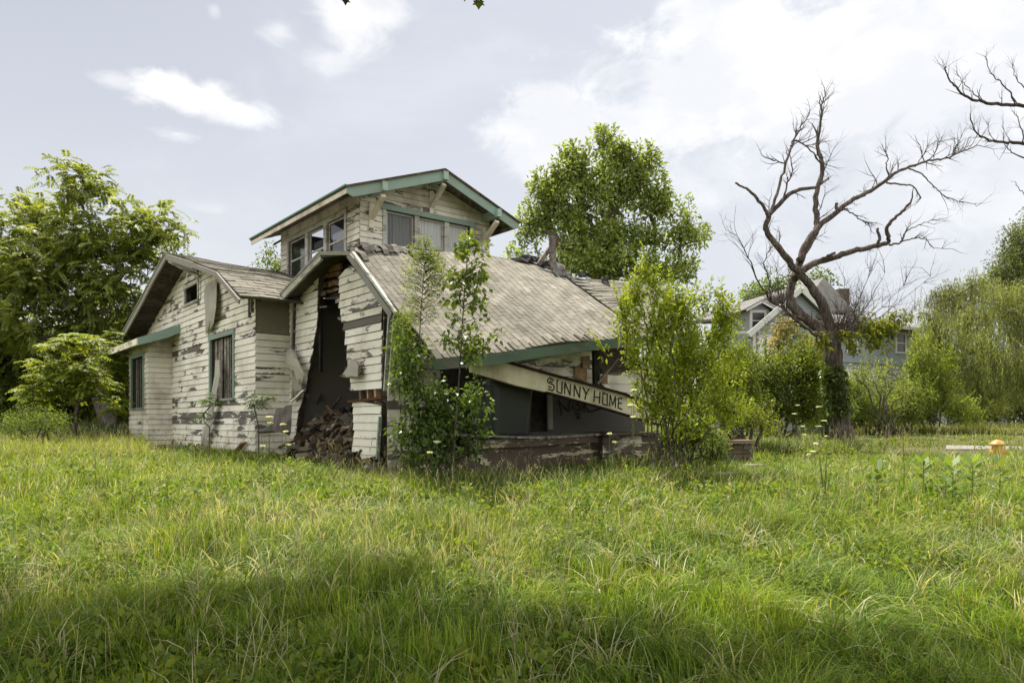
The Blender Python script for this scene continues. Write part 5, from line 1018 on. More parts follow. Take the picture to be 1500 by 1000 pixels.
# -- the big tree behind
tree('shade_tree', 'tall leafy green tree rising behind the bungalow roof', 'tree', 885, 33, lobes3([(886, 207, 22, 20), (898, 232, 36, 26), (838, 232, 22, 22), (848, 262, 44, 30), (925, 243, 24, 22), (938, 272, 38, 36), (805, 275, 26, 24), (820, 305, 40, 28), (885, 290, 40, 40), (950, 240, 14, 18), (965, 300, 30, 30), (790, 330, 30, 20), (845, 340, 45, 28), (905, 345, 50, 30), (965, 350, 36, 22), (1005, 342, 26, 20), (1028, 348, 18, 10), (1000, 312, 16, 16), (775, 320, 20, 24), (992, 335, 14, 14), (765, 352, 12, 16), (757, 372, 16, 8), (870, 385, 90, 26), (960, 395, 50, 26), (1000, 385, 20, 22), (1012, 405, 14, 14)], 33, .8), 620, .42, 34, .38, .22, .10, (.21, .285, .085), spray=(520, .65, 3, .08), rt=.012, hot=(.42, .36, .06), hotp=.006, yel=.22, clump=.3, trunkh=.25, step=.8)
tree('back_yard_tree', 'small leafy tree top seen past the rear corner of the upper room', 'tree', 398, 34, lobes3([(396, 378, 14, 18), (408, 392, 14, 16), (392, 400, 22, 16)], 34), 46, .1, 26, .3, .14, .075, (.13, .19, .04), trunkh=.8)
tree('distant_tree', 'hazy green tree top behind the grey house dormer', 'tree', 1120, 52, lobes3([(1105, 432, 22, 16), (1130, 425, 25, 18), (1165, 415, 22, 14), (1205, 408, 18, 10), (1120, 470, 50, 30)], 52), 150, .25, 34, .7, .26, .14, (.12, .18, .06), trunkh=.6)
px_ = rng.uniform(-250, 1750, 900); Yw = rng.uniform(62, 80, 900); hw = 2.0 + 5.5 * vnoise(px_ * .02, px_ * 0, 3.0, 8) + rng.random(900) * 1.2; hw *= np.where((px_ > 380) & (px_ < 760), .55, 1)
tw = np.stack([(px_ - 750) / FPX * Yw, Yw, gz(0, Yw) + hw * rng.random(900) ** .7], -1); LV = Leaves(); tufts(LV, tw, 40, 1.5, .42, .30, (.085, .125, .05), var=.35, yel=.2, clump=.3)
wo_ = LV.build('woods', LEAF, None); tag(wo_, 'far line of trees closing the horizon behind both houses', 'woods', kind='stuff')
# -- willow and its neighbour
b = G(1425, 35); wl = thing('weeping_willow', 'weeping willow with long drooping strands right of the grey house', 'tree', b); LO = lobes3([(1388, 428, 28, 14, 1), (1428, 412, 26, 12), (1474, 432, 36, 18, 1), (1372, 468, 22, 14, -1), (1418, 462, 30, 18, -1), (1505, 468, 34, 24), (1392, 515, 24, 18, -1), (1448, 505, 30, 24, -2), (1494, 525, 34, 26, -1), (1360, 500, 12, 20), (1430, 555, 20, 14)], 35)
T_ = sample(LO, 360, .5); top = np.array(b) + np.array([.3, 0, 2.2]); N, par, tid = skeleton([np.array(b) + (top - np.array(b)) * f for f in np.linspace(0, 1, 5)], T_, .8, up=.06); mb = MB(); limbs(mb, N, par, .26, .014); mb.build('trunk', BARK, wl, smooth=True)
LV = Leaves(); tips = N[tid]; P, A = [], []
for k in range(3000):
    t0 = tips[rng.integers(len(tips))] + rng.normal(0, .20, 3); ln = rng.uniform(.5, 1.9) * (1.3 if rng.random() < .25 else 1); sw = rng.normal(0, .16, 2); zg = gz(t0[0], t0[1]) + .9; st = int(ln / .075)
    o_ = rng.normal(0, .35, 2)
    for j in range(st):
        f = j / st; z_ = t0[2] + .25 * math.sin(min(1, f * 4) * math.pi) * .6 - ln * f
        if z_ < zg: break
        P.append((t0[0] + o_[0] * min(1, f * 3) + sw[0] * f, t0[1] + o_[1] * min(1, f * 3) + sw[1] * f, z_)); A.append((rng.normal(0, .45), rng.normal(0, .45), -1))
P, A = np.array(P), np.array(A); n = len(P); LV.add(leafq(P, A, rdir(n), .15 + .07 * rng.random(n), .034, gcolor(n, (.175, .215, .08), .45, .25) * (1 + .25 * np.sin(P[:, 0:1] * 3 + P[:, 1:2])), .1)); LV.build('crown', LEAF, wl)
tree('dark_tree', 'tall dark tree cut by the right edge behind the willow', 'tree', 1520, 44, lobes3([(1486, 345, 18, 20), (1464, 392, 20, 26), (1450, 420, 22, 18), (1480, 400, 30, 36), (1500, 350, 30, 30), (1480, 385, 35, 35), (1520, 400, 50, 60), (1490, 430, 45, 40), (1540, 330, 40, 40)], 44), 380, .4, 44, .55, .18, .07, (.10, .135, .05), trunkh=.3)
# -- shrubs on the right
SH = [('leafy_shrub', 'big round dark green shrub left of the dead tree trunk', 1150, 21.5, [(1135, 555, 40, 30), (1180, 535, 22, 30), (1120, 600, 45, 30), (1178, 590, 32, 40), (1100, 560, 26, 30), (1150, 520, 14, 18), (1112, 528, 12, 14), (1195, 560, 14, 24)], 420, (.125, .185, .032), .09, .05, 48),
      ('leafy_shrub', 'tall pale bush filling the gap between the bright bush and the round dark shrub', 1085, 19.0, [(1085, 545, 30, 40), (1070, 590, 30, 30), (1100, 585, 26, 30), (1060, 555, 24, 30)], 240, (.155, .215, .04), .07, .04, 42),
      ('leafy_shrub', 'dark leafy brush close behind the dead tree trunk', 1215, 25.5, [(1200, 560, 26, 34), (1215, 600, 34, 26), (1190, 610, 26, 20), (1195, 530, 18, 22)], 260, (.10, .15, .035), .09, .05, 42),
      ('leafy_shrub', 'low sprawling light green bush beside the brick pier', 1095, 15.6, [(1080, 605, 38, 20), (1110, 618, 30, 14), (1060, 590, 28, 22), (1130, 622, 14, 8)], 130, (.19, .25, .035), .055, .030, 34),
      ('leafy_shrub', 'dark shrub against the grey house wall right of the dead trunk', 1290, 31, [(1280, 600, 50, 28), (1320, 590, 35, 32), (1255, 608, 30, 18), (1340, 605, 26, 20)], 420, (.10, .15, .035), .10, .055, 40),
      ('leafy_shrub', 'slender pale green sapling shrub in front of the grey house', 1297, 27, [(1290, 565, 30, 26), (1320, 580, 24, 26), (1262, 548, 22, 12), (1300, 540, 14, 16)], 90, (.20, .26, .07), .085, .045, 26),
      ('leafy_shrub', 'bright green upright shrub between the grey house and the willow', 1370, 31, [(1378, 560, 20, 40), (1358, 530, 14, 40), (1400, 600, 26, 20), (1350, 585, 20, 30), (1342, 545, 12, 40), (1390, 525, 10, 22), (1425, 610, 20, 12)], 300, (.165, .23, .036), .10, .055, 42),
      ('leafy_shrub', 'mid green brush along the yard edge just right of the dead trunk', 1320, 29, [(1265, 592, 30, 26), (1335, 588, 26, 34), (1300, 605, 30, 18), (1250, 570, 16, 20)], 260, (.13, .19, .04), .10, .05, 40),
      ('leafy_shrub', 'dark brush behind the porch end and the bright bush', 1010, 26, [(985, 520, 40, 50), (1030, 560, 45, 50), (960, 570, 40, 40), (1060, 520, 26, 40)], 330, (.11, .165, .035), .12, .06, 40),
      ('leafy_shrub', 'tall shadowy brush behind the bright upright shrub and the willow', 1400, 39, [(1360, 560, 40, 50), (1420, 580, 50, 36), (1340, 600, 40, 24), (1480, 570, 50, 45)], 420, (.085, .125, .035), .15, .08, 44),
      ('leafy_shrub', 'dark hedge of brush below the willow at the right edge', 1470, 37, [(1440, 605, 40, 14), (1490, 600, 40, 22), (1415, 608, 25, 10), (1520, 590, 40, 30)], 300, (.09, .13, .03), .11, .06, 40)]
for nm, lb, px, Y, lo, nt, bs, L, W, per in SH: tree(nm, lb, 'shrub', px, Y, lobes3(lo, Y), nt, .04, int(per * .8), .26 if Y > 20 else .17, L, W, bs, 'shrubs between the two houses', stems=6, zfloor=.05, yel=.25, spray=(max(20, nt // 4), .9 if Y > 20 else .5, 0, .05))
# flowering sumac-like small tree
tree('flowering_tree', 'small tree with tan flower clusters in front of the grey house gable', 'tree', 1160, 24, lobes3([(1150, 478, 24, 16), (1135, 500, 22, 14), (1175, 500, 26, 18), (1190, 520, 20, 20), (1140, 520, 24, 18)], 24), 130, .06, 22, .24, .15, .045, (.15, .18, .06), stems=2, hot=(.50, .32, .17), hotp=.22, dr=.3)
# -- dead tree
DY_ = 20.0; db = G(1237, DY_); dt = thing('dead_tree', 'large bare dead tree with twisted limbs and vines on its trunk', 'tree', db)
mb = MB(); random.seed(5); TW = MB(); twigseeds = []
def limb(pts, r0, r1, dy=0.0, dyend=0.0, twigs=0, tl=.8, n=8, knob=False):
    P = []; m_ = len(pts)
    for i, (x, y) in enumerate(pts): P.append(at(x, y, DY_ + dy + (dyend - dy) * i / (m_ - 1)))
    # Catmull-Rom subdivision
    Q = []; 
    for i in range(m_ - 1):
        p0, p1, p2, p3 = P[max(0, i - 1)], P[i], P[i + 1], P[min(m_ - 1, i + 2)]
        for k in range(5):
            t_ = k / 5; Q.append(.5 * ((2 * p1) + (p2 - p0) * t_ + (2 * p0 - 5 * p1 + 4 * p2 - p3) * t_ ** 2 + (3 * p1 - p0 - 3 * p2 + p3) * t_ ** 3) + Vector((random.gauss(0, 1), 0, random.gauss(0, 1))) * .012)
    Q.append(P[-1]); M = len(Q); rad = [(r0 + (r1 - r0) * (i / (M - 1)) ** .8) * random.uniform(.93, 1.09) for i in range(M)]
    mb.tube(Q, rad, n if r0 > .06 else 6 if r0 > .025 else 4)
    for _ in range(int(twigs * 1.8)):
        i = random.randint(int(M * .25), M - 1); d = (Q[min(i + 1, M - 1)] - Q[max(i - 1, 0)]).normalized(); twigseeds.append((Q[i], d, tl * random.uniform(.5, 1.2), min(rad[i] * .7, .016)))
    if twigs: d = (Q[-1] - Q[-2]).normalized(); twigseeds.append((Q[-1], d, tl * .9, r1 * .9))
def twig(p, d, ln, r, depth):
    n = max(3, int(ln / .16)); pts = [p]; rads = [r]; q = p.copy(); dd = d.copy(); kids = []
    for i in range(n):
        dd = (dd + Vector((random.gauss(0, .20), random.gauss(0, .2), random.gauss(.05, .20)))).normalized(); q = q + dd * (ln / n); pts.append(q.copy()); rads.append(r * (1 - .75 * (i + 1) / n)); 
        if depth > 0 and random.random() < .62: s = dd.cross(Vector(tuple(rdir(1)[0]))).normalized(); kids.append((q.copy(), (dd * .75 + s * .75).normalized(), ln * random.uniform(.3, .62), rads[-1] * .75))
    TW.tube(pts, rads, 3, cap=False)
    for k in kids: twig(*k, depth - 1)
limb([(1238, 655), (1235, 630), (1229, 590), (1224, 555), (1221, 520), (1218, 500), (1213, 487)], .25, .21, n=14); limb([(1243, 656), (1237, 640), (1232, 610)], .14, .08, -.15, -.1, n=8); limb([(1229, 656), (1230, 640), (1228, 610)], .13, .08, -.1, -.1, n=8)
limb([(1213, 500), (1200, 480), (1177, 463), (1160, 446), (1157, 428), (1163, 406), (1177, 372), (1192, 345), (1197, 327), (1195, 290), (1205, 247), (1200, 225), (1197, 212)], .165, .045, 0, .6, 7, .8, 12)
limb([(1197, 214), (1202, 178), (1204, 155), (1209, 138)], .045, .012, .6, .7, 7, .6)
limb([(1216, 505), (1215, 475), (1205, 446), (1190, 422), (1174, 404), (1160, 388), (1140, 362), (1123, 338), (1126, 318), (1145, 295), (1165, 280), (1194, 275)], .15, .04, 0, -.9, 4, .7, 12)
limb([(1126, 318), (1118, 303), (1103, 284), (1090, 275), (1077, 268)], .05, .022, -.9, -1.2); limb([(1128, 314), (1138, 285), (1148, 252), (1156, 225), (1160, 213), (1166, 206), (1188, 220), (1200, 236)], .042, .016, -.8, -.1, 8, .7)
limb([(1158, 214), (1166, 198), (1174, 184), (1186, 165)], .022, .009, -.5, -.6, 6, .6); limb([(1150, 240), (1134, 235), (1116, 227)], .022, .010, -.6, -.8, 2, .4); limb([(1147, 295), (1154, 268), (1160, 250), (1158, 230)], .028, .012, -.6, -.4, 6, .5)
limb([(1163, 410), (1172, 398), (1195, 385), (1228, 375), (1255, 366), (1279, 361), (1295, 357), (1302, 352), (1299, 336), (1308, 322), (1322, 310), (1334, 297)], .105, .03, 0, -.8, 2, .5, 10)
limb([(1302, 358), (1319, 355), (1326, 341), (1345, 330), (1366, 322)], .028, .007, -.8, -1.2, 5, .5); limb([(1319, 354), (1340, 349), (1356, 350), (1368, 362), (1399, 366)], .020, .006, -.8, -1.3, 5, .5); limb([(1285, 360), (1288, 348), (1285, 334)], .045, .032, -.7, -.8)
limb([(1192, 388), (1203, 381), (1213, 375), (1224, 370)], .05, .034, -.1, -.45)
limb([(1172, 382), (1182, 355), (1200, 332), (1228, 308), (1250, 292), (1275, 280), (1302, 261), (1318, 250), (1336, 244), (1360, 236), (1382, 233), (1405, 224), (1433, 213)], .095, .012, .1, 1.2, 14, .9, 9)
limb([(1304, 262), (1298, 245), (1300, 232), (1297, 221)], .022, .012, .8, .9, 3, .5); limb([(1330, 247), (1350, 255), (1365, 270), (1380, 284), (1393, 292), (1415, 297), (1433, 301)], .022, .006, 1, .6, 8, .6); limb([(1298, 268), (1320, 270), (1338, 274), (1348, 290)], .026, .016, .8, .6, 2, .3)
limb([(1340, 245), (1352, 228), (1360, 214), (1378, 206)], .016, .005, 1.1, 1.2, 6, .6); limb([(1230, 308), (1240, 306), (1255, 318), (1272, 328)], .030, .013, .1, -.5, 4, .4); limb([(1227, 312), (1225, 305), (1226, 298)], .05, .04, .1, .15)
limb([(1212, 497), (1200, 492), (1185, 483), (1150, 455), (1125, 435), (1108, 408), (1097, 378), (1080, 345)], .055, .008, 0, -1.8, 12, .9); limb([(1128, 437), (1126, 410), (1120, 385), (1128, 365)], .022, .007, -1.2, -1.4, 8, .6)
limb([(1178, 468), (1160, 460), (1146, 448), (1140, 420), (1138, 395)], .03, .008, -.4, -1.0, 8, .6)
for (x, y), k in (((1222, 500), 11), ((1230, 496), 9)):
    for i in range(k):
        tx, ty = random.uniform(1225, 1375), random.uniform(388, 470); ty = max(ty, 388 + (tx - 1225) * .12)
        mx, my = x + (tx - x) * .45, y + (ty - y) * .35; limb([(x, y), (mx, my), (tx, ty)], random.uniform(.016, .030), .004, 0, random.uniform(-1.2, 1.2), 7, .75)
for s in twigseeds: twig(s[0], (s[1] + Vector(tuple(rdir(1)[0])) * .8 + Vector((0, 0, .2))).normalized(), s[2], max(.008, s[3] * 1.2), 3)
mb.build('trunk', DEADBARK, dt, smooth=True); TW.build('twigs', TWIG, dt, smooth=True)
LV = Leaves(); q = lobes3([(1285, 480, 20, 14), (1268, 470, 14, 12), (1318, 466, 16, 10), (1243, 492, 14, 10), (1278, 500, 12, 16), (1300, 510, 9, 10), (1250, 510, 8, 10), (1335, 460, 8, 5), (1207, 500, 10, 16), (1300, 478, 14, 12)], 19.6); tips = sample(q, 78, .5); tufts(LV, tips, 15, .16, .12, .075, (.15, .18, .025), up=.2, dr=.3); LV.build('leafy_shoots', LEAF, dt)
LV = Leaves(); tips = []
for i in range(190): f = random.random(); x = 1226 + (f - .5) * 12 + random.uniform(-16, 14); tips.append(tuple(at(x, 540 + 65 * f, DY_ - .32 + random.uniform(-.05, .3))))
tufts(LV, np.array(tips), 8, .12, .12, .085, (.06, .10, .022), up=.0, dr=.3, var=.5); LV.build('vine_leaves', WAXY, dt)
# -- bare tree off the right edge reaching in
bb = G(1720, 13.5); bt = thing('bare_tree', 'leafless tree outside the frame whose thin branches reach in at the upper right', 'tree', bb); mb = MB(); TW = mb; twigseeds = []; DY_ = 13.5
limb([(1720, 760), (1715, 600), (1705, 420), (1690, 260), (1672, 150), (1660, 40)], .22, .08, n=12)
limb([(1672, 190), (1610, 165), (1550, 158), (1500, 155), (1460, 153), (1430, 147), (1410, 138), (1395, 122), (1386, 105), (1385, 98)], .05, .007, 0, -1, 10, .55); limb([(1690, 260), (1620, 232), (1560, 212), (1500, 210), (1470, 209), (1445, 204), (1428, 192), (1421, 168)], .05, .007, 0, -.8, 10, .5)
limb([(1488, 155), (1480, 138), (1465, 120), (1450, 105), (1444, 82)], .016, .004, -.7, -.9, 7, .4); limb([(1440, 150), (1425, 135), (1412, 122), (1401, 105)], .010, .004, -.9, -1, 5, .35); limb([(1505, 155), (1500, 130), (1488, 115), (1484, 100)], .014, .004, -.6, -.7, 5, .4)
limb([(1500, 210), (1496, 185), (1485, 165)], .014, .004, -.6, -.6, 5, .4); limb([(1500, 232), (1482, 222), (1471, 210), (1470, 180)], .014, .004, -.6, -.6, 4, .4); limb([(1540, 300), (1510, 290), (1494, 278), (1487, 266)], .014, .005, 0, -.3, 1, .2); limb([(1690, 300), (1600, 310), (1540, 300)], .04, .014, 0, 0); limb([(1462, 208), (1450, 195), (1445, 178)], .009, .004, -.8, -.9, 3, .3)
for s in twigseeds: twig(s[0], (s[1] + Vector(tuple(rdir(1)[0])) * .9 + Vector((0, 0, .3))).normalized(), s[2] * .6, max(.0035, s[3] * .6), 1)
mb.build('trunk', TWIG, bt, smooth=True)

# -- bright bush in front of the porch end
tree('bright_bush', 'tall bright yellow green bush of many thin stems in front of the porch', 'bush', 972, 12.3, lobes3([(912, 470, 22, 34, -.2), (905, 430, 12, 22, -.2), (1065, 470, 22, 34), (1075, 540, 20, 40), (938, 400, 22, 26), (960, 430, 32, 28), (925, 445, 22, 30), (1048, 445, 24, 26), (1010, 450, 28, 26), (975, 480, 55, 35), (935, 505, 32, 40), (1050, 495, 32, 38), (960, 550, 48, 34), (1005, 520, 45, 45), (990, 450, 40, 30), (1030, 545, 45, 34), (1045, 590, 35, 24), (990, 600, 40, 24), (885, 520, 12, 12, -.5), (900, 545, 16, 12, -.3), (1065, 610, 26, 16), (950, 385, 10, 14), (975, 585, 45, 30), (1000, 630, 40, 22), (945, 600, 22, 26), (1085, 620, 22, 12)], 12.3, .8), 430, .016, 17, .12, .085, .034, (.22, .30, .032), stems=13, rt=.0028, yel=.35, var=.35, hot=(.36, .32, .04), hotp=.03, clump=.22, minr=.0, step=.22, up=.4, spray=(260, .42, -.5, .026))
tree('low_bush', 'dark low bush around the foot of the bright bush', 'bush', 1010, 12.9, lobes3([(1010, 625, 36, 22), (1035, 640, 26, 20), (975, 650, 30, 16), (1050, 665, 24, 14)], 12.9), 150, .02, 26, .13, .06, .035, (.09, .15, .025), stems=6, rt=.003, step=.25)
# -- saplings at the sagging roof corner
def sapling(name, label, pts, Y, r0, shoots, per, L, W, base, mat, cat='sapling', fr_=None, **kw):
    b = G(pts[0][0], Y); root = thing(name, label, cat, b); P = [at(x, y, Y) for x, y in pts]; P[0].z = b.z - .03; m2 = MB(); m2.tube(P, [r0 * (1 - .85 * i / (len(P) - 1)) for i in range(len(P))], 7); tips = []
    for x, y, sx_, sy_ in shoots:
        a = at(x, y, Y); e = at(x + sx_, y + sy_, Y + random.uniform(-.35, .25)); mid = a.lerp(e, .5) + Vector((0, 0, .03)); m2.tube([a, mid, e], [.006, .004, .002], 4)
        for f in (.3, .55, .8, 1.0): tips.append(tuple(a.lerp(e, f)))
    m2.build('stem', BARK, root, smooth=True); LV = Leaves()
    if fr_: fronds(LV, np.array(tips), *fr_, base, **kw)
    else: tufts(LV, np.array(tips), per, .07, L, W, base, **kw)
    LV.build('foliage', mat, root); return root
sh = []
for i in range(74):
    y = random.uniform(350, 470); wx = np.interp(y, [350, 385, 470], [8, 36, 30]); x0 = np.interp(y, [350, 500], [624, 617]); sg = random.choice((-1, 1)); sh.append((x0, y + 8, sg * wx * random.uniform(.4, 1), -random.uniform(4, 16)))
sapling('feathery_sapling', 'slim sapling with tiny feathery leaves in front of the shingled roof', [(640, 690), (625, 600), (613, 520), (617, 450), (621, 400), (625, 347)], 10.9, .014, sh, 12, .042, .013, (.15, .22, .035), LEAF, yel=.3)
sh = []
for i in range(58):
    y = random.uniform(338, 520); wx = np.interp(y, [338, 360, 420, 470, 520], [10, 30, 36, 38, 30]); x0 = np.interp(y, [338, 430, 520], [687, 680, 676]); sg = random.choice((-1, 1)); sh.append((x0, y + 6, sg * wx * random.uniform(.3, 1), -random.uniform(2, 16)))
for i in range(10): sh.append((678, 535, random.uniform(15, 55), random.uniform(-60, -10)))
sapling('broad_leaved_sapling', 'tall sapling with glossy round leaves right of the feathery sapling', [(663, 690), (666, 640), (672, 560), (676, 500), (680, 430), (684, 380), (688, 335)], 10.7, .017, sh, 3, .088, .066, (.12, .19, .028), WAXY, dr=.3, yel=.25, var=.45)
tree('rank_shrub', 'dark leafy shrub smothering the sagging porch corner', 'shrub', 640, 10.9, lobes3([(600, 520, 26, 30), (590, 560, 20, 26), (620, 580, 40, 36), (640, 620, 48, 40), (690, 590, 26, 40), (700, 640, 20, 26), (600, 640, 36, 30), (650, 668, 46, 18), (605, 668, 30, 16), (585, 480, 12, 16)], 10.9, .8), 340, .022, 9, .14, .085, .055, (.085, .145, .028), stems=8, rt=.003, mat=WAXY, clump=.35, step=.25, yel=.12, up=.5, dr=.3)
tree('fern_like_shrub', 'light feathery shrub beside the white corner post of the torn wall', 'shrub', 592, 11.5, lobes3([(590, 468, 16, 18), (595, 500, 22, 22), (588, 535, 16, 18), (608, 545, 18, 18)], 11.5, .8), 110, .014, 24, .10, .045, .015, (.13, .20, .03), stems=3, rt=.003, step=.25)
# small plants by the gable wall
for px, Y, lb, lo in ((307, 15.4, 'small dark sapling growing against the gable wall under its window', [(305, 590, 12, 14), (308, 610, 14, 12), (303, 628, 10, 10)]), (379, 14.2, 'little palm shaped weed at the corner of the gable wall', [(380, 582, 14, 7), (374, 590, 10, 6)])):
    b = G(px, Y); root = thing('wall_sapling', lb, 'sapling', b, 'saplings by the gable wall'); T_ = sample(lobes3(lo, Y), 9); N, par, tid = skeleton([np.array(b) + np.array([0, 0, h_]) for h_ in (0, .3, .6, .8)], T_, .3); m2 = MB(); limbs(m2, N, par, .014, .004); m2.build('stem', BARK, root); LV = Leaves(); fronds(LV, N[tid], 5, .26, 6, .07, .022, (.07, .12, .025), yel=.1); LV.build('foliage', LEAF, root)
# -- Queen Anne's lace
FLW = m_leaf('umbel_white', .3, .7, .1); random.seed(21)
def lace(px, ytop, Y, label, nh=3, spread=14, big=1.0):
    b = G(px, Y); root = thing('wild_carrot', label, 'wildflower', b, 'white flowering wild carrots'); m2 = MB(); LF, LL = Leaves(), Leaves()
    for k in range(nh):
        tp = at(px + (random.uniform(-spread, spread) if k else 0), ytop + (k * random.uniform(8, 22)), Y + random.uniform(-.1, .1)); bb_ = Vector(b); fk = bb_.lerp(Vector((bb_.x, bb_.y, tp.z)), .45 if k else .5); m2.tube([bb_, fk, tp], [.005, .004, .0022], 5, (1, 1, 1, 0)); r = random.uniform(.025, .05) * big
        n = 60; a = rng.random(n) * 6.28; rr_ = r * np.sqrt(rng.random(n)); P = np.stack([tp.x + rr_ * np.cos(a), tp.y + rr_ * np.sin(a), tp.z + .01 - (rr_ / r) ** 2 * .006 + rng.normal(0, .003, n)], -1); LF = Leaves(); LF.add(leafq(P, rdir(n, .6), rdir(n, 1.5), .022, .020, gcolor(n, (.72, .73, .60), .15, .05))); LF.build('flower_head', FLW, root)
        for j in range(9): a_ = random.uniform(0, 6.28); q_ = tp + Vector((math.cos(a_) * r * .8, math.sin(a_) * r * .8, .004)); m2.tube([tp - Vector((0, 0, .03)), q_], [.0013, .0009], 3)
        n = 26; f = rng.random(n)[:, None]; P = np.array(bb_)[None] * (1 - f) + np.array(tp)[None] * f; P = P[:]; LL.add(leafq(P, rdir(n, .3), rdir(n, 1), .07 * (1.1 - f[:, 0]), .010, gcolor(n, (.10, .17, .05), .2, .1)))
    m2.build('stem', m_stem, root); LL.build('foliage', LEAF, root)
m_stem = m_flat('green_stem', (.10, .16, .06), .7)
lace(394, 611, 11.5, 'tall wild carrot with three white umbels left of the rubble heap', 3, 12, 1.3); lace(414, 622, 11.9, 'wild carrot with small umbels nearest the rubble heap', 3, 8); lace(928, 572, 11.3, 'tall wild carrot standing before the end of the slanted beam', 3, 18, 1.2); lace(893, 636, 10.6, 'short wild carrot in front of the porch steps', 2, 10, .8); lace(640, 648, 10.0, 'white umbel showing in the rank shrub at the porch corner', 2, 14, 1.0)
lace(1168, 594, 17.5, 'wild carrot left of the pair by the dead tree trunk', 4, 20, 1.6); lace(1200, 596, 18.0, 'wild carrot with broad umbels nearest the dead tree trunk', 4, 16, 1.7); lace(1195, 650, 12.5, 'low wild carrot out on the lawn before the dead tree', 3, 20, 1.0)
# -- milkweeds
for k, (px, Y, h_, lb) in enumerate(((1284, 9.6, .34, 'leftmost small milkweed set apart from the others'), (1352, 9.9, .42, 'milkweed at the left end of the close cluster'), (1385, 9.7, .46, 'tallest milkweed in the middle of the cluster'), (1395, 9.0, .40, 'milkweed standing in front of the tallest one'), (1424, 9.6, .42, 'milkweed right of the tallest one'), (1464, 9.2, .44, 'rightmost milkweed near the frame edge'))):
    b = G(px, Y); root = thing('milkweed', lb, 'milkweed', b, 'broad leaved milkweeds in the lawn'); h_ += .17; m2 = MB(); m2.tube([b, b + Vector((.01, 0, h_))], [.006, .004], 5); m2.build('stem', m_stem, root); LV = Leaves(); P, A, C = [], [], []
    for j in range(8):
        z_ = h_ * (.40 + .60 * j / 7); a0 = j * 1.45 + k + random.uniform(-.4, .4)
        for a_ in (a0, a0 + math.pi + random.uniform(-.3, .3)): P.append((b.x, b.y, b.z + z_ + random.uniform(-.02, .02))); A.append((math.cos(a_), math.sin(a_), .25 + .6 * j / 5 + random.uniform(-.15, .2))); C.append((.15, .225, .05))
    P, A, C = map(np.array, (P, A, C)); n = len(P); LV.add(leafq(P, A, np.stack([-A[:, 0], -A[:, 1], np.ones(n)], -1), .20 + .06 * rng.random(n), .095, C * (.7 + .6 * rng.random((n, 1))), -.12, .1)); LV.build('foliage', LEAF, root)
# -- tall stalks
for k, (px, ytop, Y, lb) in enumerate(((386, 640, 9.6, 'thin dark weed stalk before the gable wall corner'), (1324, 622, 9.8, 'tall thin weed stalk left of the milkweeds'), (1206, 668, 9.3, 'weed stalk with many thin upright stems on the lawn'), (140, 672, 10.5, 'slender weed stalk in the grass at the left'), (243, 690, 8.5, 'weed stalk in the grass before the gable wall'))):
    b = G(px, Y); root = thing('weed_stalk', lb, 'weed', b, 'tall weed stalks in the yard'); m2 = MB(); LL = Leaves()
    for s in range(5 if k == 2 else 1):
        tp = at(px + s * 5 - (8 if k == 2 else 0) + random.uniform(-3, 3), ytop + 6 * (s % 3), Y); m2.tube([b, Vector(b).lerp(tp, .5) + Vector((.012, 0, 0)), tp], [.006, .0045, .002], 5); n = 46; f = (rng.random(n) ** .8)[:, None]; P = np.array(b)[None] * (1 - f) + np.array(tp)[None] * f; LL.add(leafq(P, rdir(n, .5), rdir(n, 1), .055 * (1.2 - f[:, 0]), .012, gcolor(n, (.085, .13, .04), .3, .1)))
    m2.build('stem', m_stem, root); LL.build('foliage', LEAF, root)
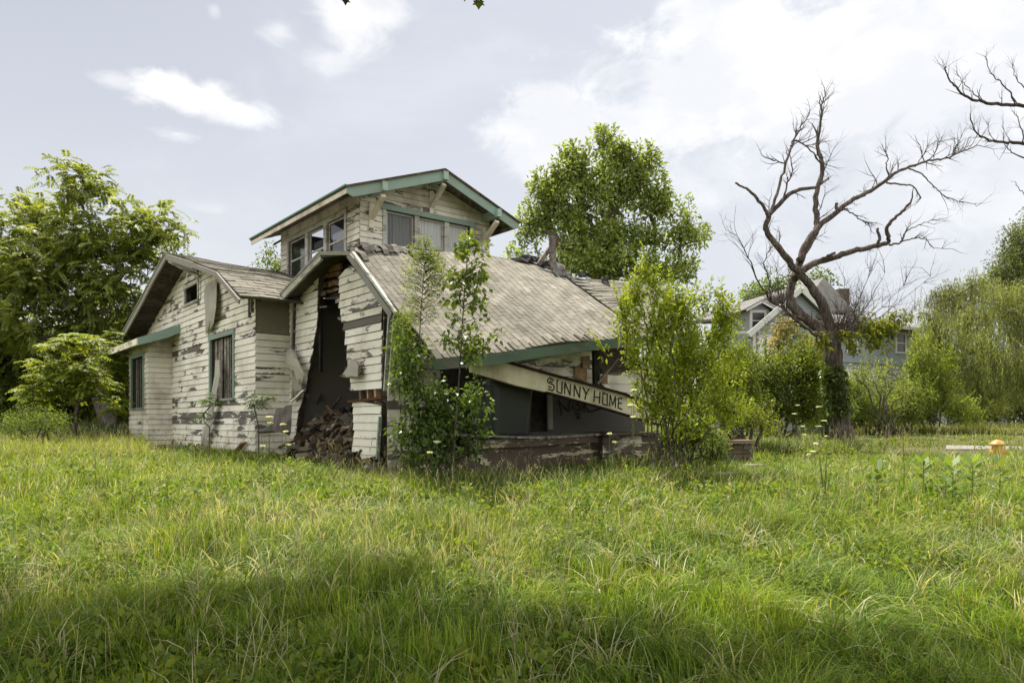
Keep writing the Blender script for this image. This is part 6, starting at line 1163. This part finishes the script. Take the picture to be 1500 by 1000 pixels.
# -- maple overhead that shades the foreground
rng = np.random.default_rng(404)
mp = np.array([-3.4, -1.5, float(gz(-3.4, -1.5))]); mt = thing('maple_tree', 'maple overhead whose leaf tips hang into the top edge and shade the front grass', 'tree', mp)
LO = [(np.array(c), np.array(r)) for c, r in (((-6.6, 6.9, 9.0), (2.2, 2.4, 1.0)), ((-4.6, 7.7, 9.0), (2.0, 1.9, 1.0)), ((-2.9, 7.5, 9.0), (1.8, 1.9, 1.0)), ((-1.2, 6.9, 8.8), (1.6, 1.6, 1.0)), ((.6, 6.7, 8.8), (1.4, 1.5, .9)), ((-4.5, 7.0, 8.8), (3, 1.5, .9)), ((-2.2, 6.6, 8.8), (3, 1.4, .9)), ((2.2, 5.8, 8.4), (1.4, 1.2, .9)), ((-.2, 5.4, 8.4), (2.8, 1.4, .9)), ((-3, 5.0, 8.2), (4, 2.2, 1.6)), ((-4.0, 2.0, 8.2), (4, 3, 1.8)), ((0, 3.0, 8.6), (3, 3, 1.8)), ((2.5, 1.0, 8.4), (4, 3, 1.5)), ((-3, -2, 8.4), (6, 3, 1.6)))]
T_ = sample(LO, 2600, .6); T_ = T_[(T_[:, 2] - EZ) > .60 * T_[:, 1] + .45]; N, par, tid = skeleton([mp + (np.array([-3.2, -.6, 6.2]) - mp) * f for f in np.linspace(0, 1, 6)], T_, .7); mb = MB(); limbs(mb, N, par, .30, .006)
for x, y in ((702, 8), (698, 3), (507, -2)):
    e = at(x, y, 6.4); j = int(np.argmin(np.linalg.norm(N - np.array(e), axis=1))); mb.tube([N[j], (N[j] + np.array(e)) / 2 + np.array([0, 0, .15]), np.array(e)], [.01, .006, .003], 5)
mb.build('trunk', BARK, mt, smooth=True); LV = Leaves(); tufts(LV, N[tid], 30, .42, .20, .19, (.10, .16, .03), up=1.0)
def maple_leaf(c, s, yaw, tilt, col):
    lob = [(0, 0), (.18, -.02), (.5, .05), (.38, .25), (.55, .5), (.28, .48), (.12, .75), (0, 1.0), (-.12, .75), (-.28, .48), (-.55, .5), (-.38, .25), (-.5, .05), (-.18, -.02)]; X = Vector((math.cos(yaw), math.sin(yaw), 0)); Z = Vector((math.sin(tilt) * math.sin(yaw), -math.sin(tilt) * math.cos(yaw), -math.cos(tilt))); return [c + X * a * s + Z * b_ * s for a, b_ in lob]
m2 = MB()
for x, y, s, yaw, cl in ((701, 1, .10, .1, (.22, .26, .03, 1)), (697, -4, .06, .9, (.05, .08, .02, 1)), (704, -5, .06, 2.2, (.06, .09, .02, 1)), (505, -4, .09, .5, (.08, .09, .03, 1)), (679, -4, .05, 1.0, (.07, .10, .03, 1))): P = maple_leaf(at(x, y, 6.4), s, yaw, .25, cl); m2.prism(P, (0, .001, 0), cl)
m2.build('hanging_leaves', LEAF, mt); LV.build('crown', LEAF, mt)
print('OBJECTS BUILT', len(bpy.data.objects))
